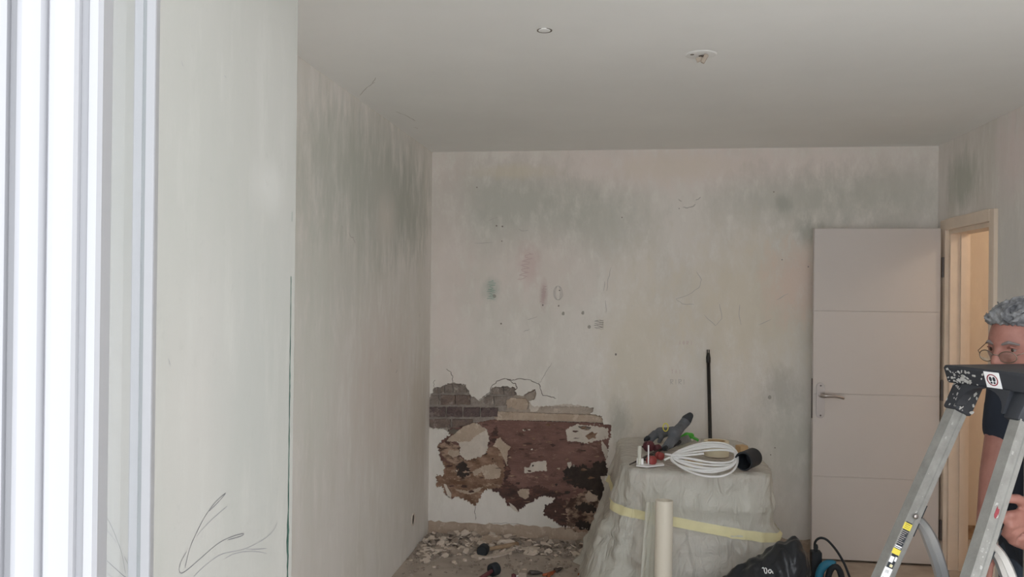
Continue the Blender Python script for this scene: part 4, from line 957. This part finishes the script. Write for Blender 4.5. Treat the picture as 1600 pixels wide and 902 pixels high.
# splashes of white paint on the plastic top and stiles
rp = random.Random(77)
def splash(cy, cz, r, face, parent, m='white_paint', el=1.0, k=9, rot=0):
    ps = []
    for i in range(k):
        a = 2*math.pi*i/k; q = r*rp.uniform(.45, 1.15); u, v = q*math.cos(a), q*math.sin(a)*el
        ps.append((cy+u*math.cos(rot)-v*math.sin(rot), cz+u*math.sin(rot)+v*math.cos(rot)))
    return slab('paint_splash', ps, [], face, .0012, m, parent)
fx = lambda u, v, d: Vector((XT-.0245+(LZ-.006-v)*.31+d-.0008 if v < LZ-.006 else XT-.022+d, u, v))
for k in range(46):
    cy = YF+.025-abs(rp.gauss(0, .055)); cz = LZ-.006-rp.uniform(.003, .036)
    if cy < YN-.03: continue
    splash(cy, cz, rp.choice((.003, .003, .004, .006, .009))*rp.uniform(.6, 1.1), fx, capo, el=rp.uniform(.35, .9), rot=rp.uniform(-.8, .8))
def on_stile(p1_, d_, x_, yface):
    return lambda u, v, d: Vector((p1_.x, yface, p1_.z))+x_*u-d_*v+Vector((0, d-.001, 0))
el_f = on_stile(a1, dd, xx, YF-.0225)
for k in range(22): splash(rp.uniform(-.024, .022), rp.uniform(-.02, .065), rp.choice((.003, .005, .008, .011))*rp.uniform(.6, 1.2), el_f, capo, el=rp.uniform(.4, .9), rot=rp.uniform(0, 3))
elx = lambda u, v, d: Vector((a1.x, u, a1.z))-dd*v-xx*(.0275-d)
for k in range(26): splash(YF+rp.uniform(-.021, .021), rp.uniform(-.02, .065), rp.choice((.003, .005, .008))*rp.uniform(.6, 1.2), elx, capo, el=rp.uniform(.4, .9), rot=rp.uniform(0, 3))
st1 = on_stile(a0+(a1-a0), dd, xx, YF-.0165)
def sface(pa, pb, x_, off):   # point on the camera-facing side of a stile: u across, v metres down from its top
    L = (pb-pa).length
    return lambda u, v, d: pb.lerp(pa, v/L)+x_*u+Vector((0, d-off, 0))
f1 = sface(a0, a1, xx, .0168); f1i = sface(a0, a1, xx, .0132); f2 = sface(b0, b1, xx2, .0168); f2i = sface(b0, b1, xx2, .0132)
for k in range(10): splash(rp.uniform(-.014, .001), rp.uniform(.06, .5), rp.uniform(.0015, .004), f1i, s1, el=1.3)
for k in range(26): splash(rp.uniform(-.015, .002), rp.uniform(.1, .6), rp.choice((.0015, .002, .003, .005))*rp.uniform(.7, 1.2), f2i, s2, el=rp.uniform(.8, 1.8), rot=.3)
splash(-.005, .285, .006, f2i, s2, 'sign_red', 2.4, 10)
# warning label on the far stile
v0 = .375
slab('warning_label', [(-.0205, v0), (.0045, v0), (.0045, v0+.24), (-.0205, v0+.24)], [], f1i, .0012, 'lab_black', s1)
fl_ = sface(a0, a1, xx, .0145)
def lab(u0, va, u1, vb, m):
    u0 = u0*.85; u1 = u1*.85
    slab('label_print', [(u0, v0+va), (u1, v0+va), (u1, v0+vb), (u0, v0+vb)], [], fl_, .0008, m, s1)
lab(-.023, .003, .005, .020, 'lab_yellow'); lab(-.023, .073, .005, .087, 'lab_yellow')
for k in range(3): lab(-.019, .006+.0045*k, .001, .0075+.0045*k, 'lab_black')
for k in range(8): lab(-.021+.002*(k % 2), .024+.0048*k, .002-.004*(k % 3), .0252+.0048*k, 'pencil_faint')
lab(-.021, .064, .003, .067, 'lab_white'); lab(-.021, .069, .001, .071, 'lab_white')
lab(-.020, .094, -.006, .110, 'lab_white'); lab(-.003, .092, .004, .104, 'white_print'); lab(-.010, .114, .000, .121, 'tape_y'); lab(-.023, .124, .005, .235, 'lab_white')
for k in range(5): lab(-.018, .130+.02*k, -.004, .138+.02*k, 'lab_black')
# bolts
for fpos, par in ((f1, s1),):
    ob('rivet', lathe(bmesh.new(), fpos(.000, .355, 0), (0, -1, 0), [(0, .0065), (.003, .0065), (.005, .004)], 14), 'steel', par, True)
for par, pa, pb, x_ in ((s1, a0, a1, xx), (s2, b0, b1, xx2)):
    for v in (.335, .385):
        q = pb.lerp(pa, v/(pb-pa).length)+x_*.0235; mbox('stop_pad', q, (.006, .02, .022 if v < .25 else .035), 'rubber', par, Matrix((xx, Vector((0, 1, 0)), dd)).transposed())
# curved stays running back to the rear legs
def stay(pa, pb, x_, y_, sg):
    s0 = pb.lerp(pa, .355/(pb-pa).length)+x_*.018; pts_ = [s0, s0+Vector((.030, 0, -.035)), s0+Vector((.062, 0, -.10)), s0+Vector((.088, 0, -.18)), s0+Vector((.115, 0, -.29)), s0+Vector((.16, 0, -.40))]
    pts_ = [Vector(p) for p in smooth_line(pts_, 6)]; bm = bmesh.new(); prev = None
    for i, p in enumerate(pts_):
        d_ = (pts_[min(i+1, len(pts_)-1)]-pts_[max(i-1, 0)]).normalized(); n_ = Vector((d_.z, 0, -d_.x)); w_ = .010+.008*min(1, i/9)
        pr_ = [(-w_, -.004), (-w_*.55, -.010), (w_*.2, -.005), (w_*.55, -.010), (w_, -.004), (w_, .006), (-w_, .006)]
        row = [bm.verts.new(p+n_*u+Vector((0, v, 0))) for u, v in pr_]
        if prev:
            for k in range(7): bm.faces.new((prev[k], row[k], row[(k+1) % 7], prev[(k+1) % 7]))
        else: bm.faces.new(row[::-1])
        prev = row
    bm.faces.new(prev); ob('curved_stay', bm, mat('bright_aluminium_%d' % (sg+1), '!bdbcbb', .32, .75), ld_, ang=40)
stay(a0, a1, xx, YF, 1); stay(b0, b1, xx2, YN, -1)
# keep-off pictogram on the plastic top
sy = (YF+YN)/2-.02; sc_ = LZ-.024
def sgn_face(off): return lambda u, v, d: Vector((XT-.0245+(LZ-.006-v)*.31+d-off, u, v))
sq = .0192
# sits on the sloped front of the tray, seen from the steps
RL = Matrix.Rotation(LPHI, 3, 'Z'); LOC0 = Vector(ld_.location); LOC1 = P1-RL @ (Vector((XT, YF, LZ))-LOC0)
def to_px(p):
    q = RL @ (Vector(p)-LOC0)+LOC1-CAM; return 800+F*q.dot(RT)/q.dot(fw)
sy = min((abs(to_px((XT-.02, YN-.05+.3*k/300, sc_))-1551), YN-.05+.3*k/300) for k in range(300))[1]
el_ = 1.15
sgn = slab('pictogram_label', [(sy-sq*el_, sc_-sq), (sy+sq*el_, sc_-sq), (sy+sq*el_, sc_+sq), (sy-sq*el_, sc_+sq)], [], sgn_face(.0014), .0016, 'lab_white', capo)
def el(cx_, cz_, ru, rv, n_=24): return [(cx_+ru*math.cos(2*math.pi*k/n_), cz_+rv*math.sin(2*math.pi*k/n_)) for k in range(n_)]
slab('warning_ring', el(sy, sc_, .0142*el_, .0142), [el(sy, sc_, .0118*el_, .0118)], sgn_face(.0022), .0008, 'sign_red', sgn)
for s_ in (-1, 1):
    slab('footprint', el(sy+s_*.0045*el_, sc_+.0022, .0034*el_, .0056, 14), [], sgn_face(.0022), .0008, 'lab_black', sgn)
    slab('heel_print', el(sy+s_*.0038*el_, sc_-.0068, .0026*el_, .0026, 10), [], sgn_face(.0022), .0008, 'lab_black', sgn)

ld_.location = LOC1; ld_.rotation_euler = (0, 0, LPHI)
# ------------------------------------------------------------------ man behind the ladder
man = thing('person', 'grey haired man with glasses and navy t-shirt standing behind the stepladder', 'person', (1.31, 2.64, 0))
Fd = Vector((-.6, -.8, 0)); Rd = Vector((-.8, .6, 0))
C = Vector((1.262, 2.60, 1.30)); HIP = Vector((1.272, 2.66, .90))
RS = C+Rd*.165+Vector((0, 0, .04)); LS = C-Rd*.165+Vector((0, 0, .04))
RE = atC(1553, 742, 2.46); RWr = atC(1541, 838, 2.40)
LWr = atC(1640, 794, 2.14); LE = Vector((1.50, 2.42, 1.05))
NECK = C+Vector((-.02, -.02, .08)); HC = atC(1594, 541, 2.42)
# head frame
yaw = math.radians(36); tc_ = (CAM-HC); tc_.z = 0; tc_.normalize()
hf = Vector((tc_.x*math.cos(yaw)+tc_.y*math.sin(yaw), tc_.y*math.cos(yaw)-tc_.x*math.sin(yaw), -.16)).normalized()
hr = hf.cross(Vector((0, 0, 1))).normalized(); hu = hr.cross(hf).normalized()
def hd(x, y, z): return HC+hr*x+hf*y+hu*z      # x to his right, y forward, z up
b = bmesh.new()
# skull and face
nu, nv = 44, 36; gr = []
for j in range(nv+1):
    ph_ = math.pi*j/nv; row = []
    for i in range(nu):
        th_ = 2*math.pi*i/nu; X, Y, Z = math.sin(ph_)*math.cos(th_), math.sin(ph_)*math.sin(th_), math.cos(ph_)
        jaw = max(0, -Z)
        x = .073*X*(1-.30*jaw**1.6); y = .092*Y*(1-.22*jaw**1.5 if Y < 0 else 1-.02*jaw)-(.004*jaw); z = .115*Z
        if Y > 0:
            fr_ = Y**2
            y += .006*math.exp(-((z-.024)/.011)**2-(x/.05)**2)*fr_
            for s_ in (-1, 1):
                y -= .013*math.exp(-((x-s_*.031)/.016)**2-((z-.004)/.012)**2)*fr_
                y += .006*math.exp(-((x-s_*.036)/.018)**2-((z+.028)/.02)**2)*fr_
            y -= .004*math.exp(-((z+.075)/.012)**2-(x/.03)**2)
            y += .008*math.exp(-((z+.098)/.015)**2-(x/.025)**2)
        row.append(b.verts.new(hd(x, y, z)))
    gr.append(row)
for j in range(nv):
    for i in range(nu):
        vs = [gr[j][i], gr[j][(i+1) % nu], gr[j+1][(i+1) % nu], gr[j+1][i]]
        try: b.faces.new(vs)
        except ValueError: pass
bmesh.ops.remove_doubles(b, verts=b.verts, dist=1e-5)
cone(b, hd(0, .086, .016), .008, hd(0, .108, -.026), .0125)
for s_ in (-1, 1):
    cone(b, hd(s_*.011, .095, -.030), .0085, hd(s_*.006, .104, -.028), .009)
    cone(b, hd(s_*.072, -.005, .008), .009, hd(s_*.080, -.016, .022), .012); cone(b, hd(s_*.072, -.002, -.022), .007, hd(s_*.080, -.016, .022), .011)
cone(b, hd(-.02, .083, -.058), .006, hd(.02, .083, -.058), .006); cone(b, hd(-.017, .081, -.066), .007, hd(.017, .081, -.066), .007)
# trunk, neck and limbs
chain(b, [NECK, hd(0, -.01, -.06)], [.058, .055])
for (p_, r0, q_, r1) in ((RS, .06, LS, .06), (C+Rd*.07, .115, HIP+Rd*.06+Vector((0, 0, .08)), .11), (C-Rd*.07, .115, HIP-Rd*.06+Vector((0, 0, .08)), .11), (NECK, .06, C+Rd*.1, .07), (NECK, .06, C-Rd*.1, .07), (HIP+Rd*.05, .12, HIP-Rd*.05, .12)):
    cone(b, p_, r0, q_, r1)
chain(b, [RS, RE, RWr], [.056, .038, .028]); chain(b, [LS, LE, LWr], [.056, .045, .031])
RH = RWr+(RWr-RE).normalized()*.07; cone(b, RWr, .028, RH, .030)
for k in range(4):
    o_ = Vector((0, .02, 0))*(k-1.5)+Vector((.006, 0, 0)); d_ = (RWr-RE).normalized(); chain(b, [RH+o_, RH+o_*1.05+d_*.045, RH+o_*1.05+d_*.08+Vector((.02, 0, 0))], [.0105, .0095, .008])
cone(b, RWr+Vector((-.01, -.02, -.02)), .013, RH+Vector((-.03, -.04, .01)), .010)
# left hand, fingers towards the steps
A = lambda x, y, z: atC(x, y, z)
chain(b, [LWr, A(1616, 802, 2.11), A(1600, 810, 2.09)], [.029, .027, .022]); cone(b, A(1622, 808, 2.12), .026, A(1606, 822, 2.11), .022); cone(b, A(1612, 795, 2.11), .022, A(1598, 803, 2.09), .018)
chain(b, [A(1606, 790, 2.09), A(1590, 780, 2.07), A(1572, 779, 2.07), A(1556, 783, 2.08)], [.015, .0125, .0115, .009])
chain(b, [A(1598, 804, 2.08), A(1578, 805, 2.06), A(1562, 810, 2.07), A(1546, 816, 2.09)], [.0135, .0115, .0105, .008])
chain(b, [A(1600, 813, 2.08), A(1578, 821, 2.06), A(1571, 834, 2.08), A(1580, 843, 2.10)], [.0135, .0115, .0105, .009])
chain(b, [A(1604, 820, 2.09), A(1585, 832, 2.07), A(1581, 846, 2.09), A(1592, 852, 2.11)], [.013, .011, .010, .0085])
chain(b, [A(1610, 826, 2.10), A(1595, 841, 2.09), A(1595, 853, 2.11), A(1604, 857, 2.12)], [.012, .010, .009, .0075])
# legs and feet
KN = [HIP+Rd*s_*.10+Vector((-.01, -.02, -.42)) for s_ in (1, -1)]; AN = [HIP+Rd*s_*.11+Vector((0, .03, -.82)) for s_ in (1, -1)]
for s_, k_, a_2 in ((1, KN[0], AN[0]), (-1, KN[1], AN[1])):
    chain(b, [HIP+Rd*s_*.08, k_, a_2], [.085, .055, .038]); cone(b, a_2+Vector((0, 0, -.05)), .03, a_2+Fd*.14+Vector((0, 0, -.055)), .024)
fuse('body', b, .005, 'skin', man, 2, .4)
# eyes, brows
for s_ in (-1, 1):
    e = ob('eye', lathe(bmesh.new(), hd(s_*.031, .064, .004), hf, [(-.0125*math.cos(math.pi*k/12), .0125*math.sin(math.pi*k/12)) for k in range(13)], 18), 'eye_white', man, True)
    ob('iris', lathe(bmesh.new(), hd(s_*.031+.001, .0755, .003), hf, [(-.002, .0058), (.0008, .0056), (.0016, .003)], 16), 'iris', e, True)
    b = bmesh.new(); chain(b, [hd(s_*.013, .089, .021), hd(s_*.030, .086, .027), hd(s_*.050, .071, .019)], [.0040, .0050, .0030]); fuse('eyebrow', b, .0022, 'brow', man, 1)
    b = bmesh.new(); chain(b, [hd(s_*.018, .080, .009), hd(s_*.031, .0815, .0135), hd(s_*.045, .073, .008)], [.0030, .0036, .0026]); fuse('eyelid', b, .0018, 'skin', man, 2)
# hair: swept wavy mass
b = bmesh.new(); rh = random.Random(5)
for (q0, r0, q1, r1) in (((0, -.005, .045), .068, (0, -.03, .03), .072), ((0, .025, .075), .036, (0, -.03, .06), .055)): cone(b, hd(*q0), r0, hd(*q1), r1)
for k in range(900):
    th_ = rh.uniform(0, 2*math.pi); z = rh.uniform(-.25, 1); q = math.sqrt(max(0, 1-z*z)); X, Y = q*math.cos(th_), q*math.sin(th_)
    if Y > .0 and z < .50+.18*Y: continue
    if z < -.05 and Y > -.35: continue
    p0 = hd(.075*X, .094*Y, .118*z); t1 = Vector((rh.uniform(-.4, .4), -.7-.3*rh.random(), .25*rh.uniform(-1, 1)))
    n_ = (hr*X+hf*Y+hu*z).normalized(); L_ = rh.uniform(.03, .055)
    tang = (hr*t1.x+hf*t1.y+hu*(t1.z-.3)); tang = (tang-n_*tang.dot(n_)).normalized()
    w1 = n_.cross(tang)*rh.uniform(-.008, .008)
    chain(b, [p0, p0+tang*L_*.5+n_*rh.uniform(.006, .019)+w1, p0+tang*L_+n_*rh.uniform(.002, .016)-w1], [.0050, .0044, .0020], 6, 2)
fuse('hair', b, .0026, 'hair', man, 0)
# glasses low on the nose
gl = []
def gp(x, z, y=.104): return hd(x, y-.35*abs(x)**1.5*4*.5, z)
gz = -.012
b = bmesh.new()
for s_ in (-1, 1):
    ring = [gp(s_*.033+.024*math.cos(a)*(1-.08*math.sin(a)), gz+.016*math.sin(a)) for a in [2*math.pi*k/28 for k in range(28)]]
    tube(b, ring, .0014, 6, closed=True)
    tube(b, [gp(s_*.057, gz+.006), hd(s_*.068, .085, gz+.010), hd(s_*.077, .04, .010), hd(s_*.078, -.006, .020), hd(s_*.078, -.022, .008)], .0013, 6)
tube(b, [gp(-.010, gz+.004), gp(0, gz+.008, .112), gp(.010, gz+.004)], .0014, 6)
gl = ob('glasses', b, 'wire', man, True)
for s_ in (-1, 1):
    bm = bmesh.new(); v_ = [bm.verts.new(gp(s_*.033+.023*math.cos(a), gz+.015*math.sin(a))) for a in [2*math.pi*k/24 for k in range(24)]]; bm.faces.new(v_)
    r_ = bmesh.ops.extrude_face_region(bm, geom=list(bm.faces)); bmesh.ops.translate(bm, verts=[q for q in r_['geom'] if isinstance(q, bmesh.types.BMVert)], vec=hf*.001)
    ob('lens', bm, 'glass', gl)
# clothes
b = bmesh.new()
for (p_, r0, q_, r1) in ((RS, .072, LS, .072), (C+Rd*.07, .132, HIP+Rd*.06+Vector((0, 0, .0)), .130), (C-Rd*.07, .132, HIP-Rd*.06+Vector((0, 0, .0)), .130), (C+Fd*.02, .13, HIP+Fd*.05+Vector((0, 0, .02)), .14), (NECK+Vector((0, 0, -.03)), .066, C+Rd*.1, .08), (NECK+Vector((0, 0, -.03)), .066, C-Rd*.1, .08)):
    cone(b, p_, r0, q_, r1)
cone(b, RS, .072, RS.lerp(RE, .50), .060); cone(b, LS, .072, LS.lerp(LE, .50), .062)
me = fuse_mesh(b, .010, 4)
NV = [v.normal.copy() for v in me.vertices]
for v, nq in zip(me.vertices, NV):
    c_ = v.co.copy(); v.co = c_+nq*(noise.noise((c_.x*9, c_.y*9, c_.z*7))*.010+noise.noise((c_.x*22, c_.y*22, c_.z*10))*.004)
link('t_shirt', me, 'shirt', man, True)
b = bmesh.new(); cone(b, HIP+Rd*.05+Vector((0, 0, -.02)), .128, HIP-Rd*.05+Vector((0, 0, -.02)), .128)
for s_, k_, a_2 in ((1, KN[0], AN[0]), (-1, KN[1], AN[1])): chain(b, [HIP+Rd*s_*.08, k_, a_2+Vector((0, 0, .0))], [.105, .078, .066])
fuse('trousers', b, .010, 'jeans', man, 4)
for a_2 in AN:
    b = bmesh.new(); chain(b, [a_2+Vector((0, 0, -.035)), a_2+Fd*.08+Vector((0, 0, -.042)), a_2+Fd*.19+Vector((0, 0, -.048))], [.043, .038, .031]); me = fuse_mesh(b, .008, 3)
    for v in me.vertices: v.co.z = max(v.co.z, .002)
    link('shoe', me, 'shoe', man, True)
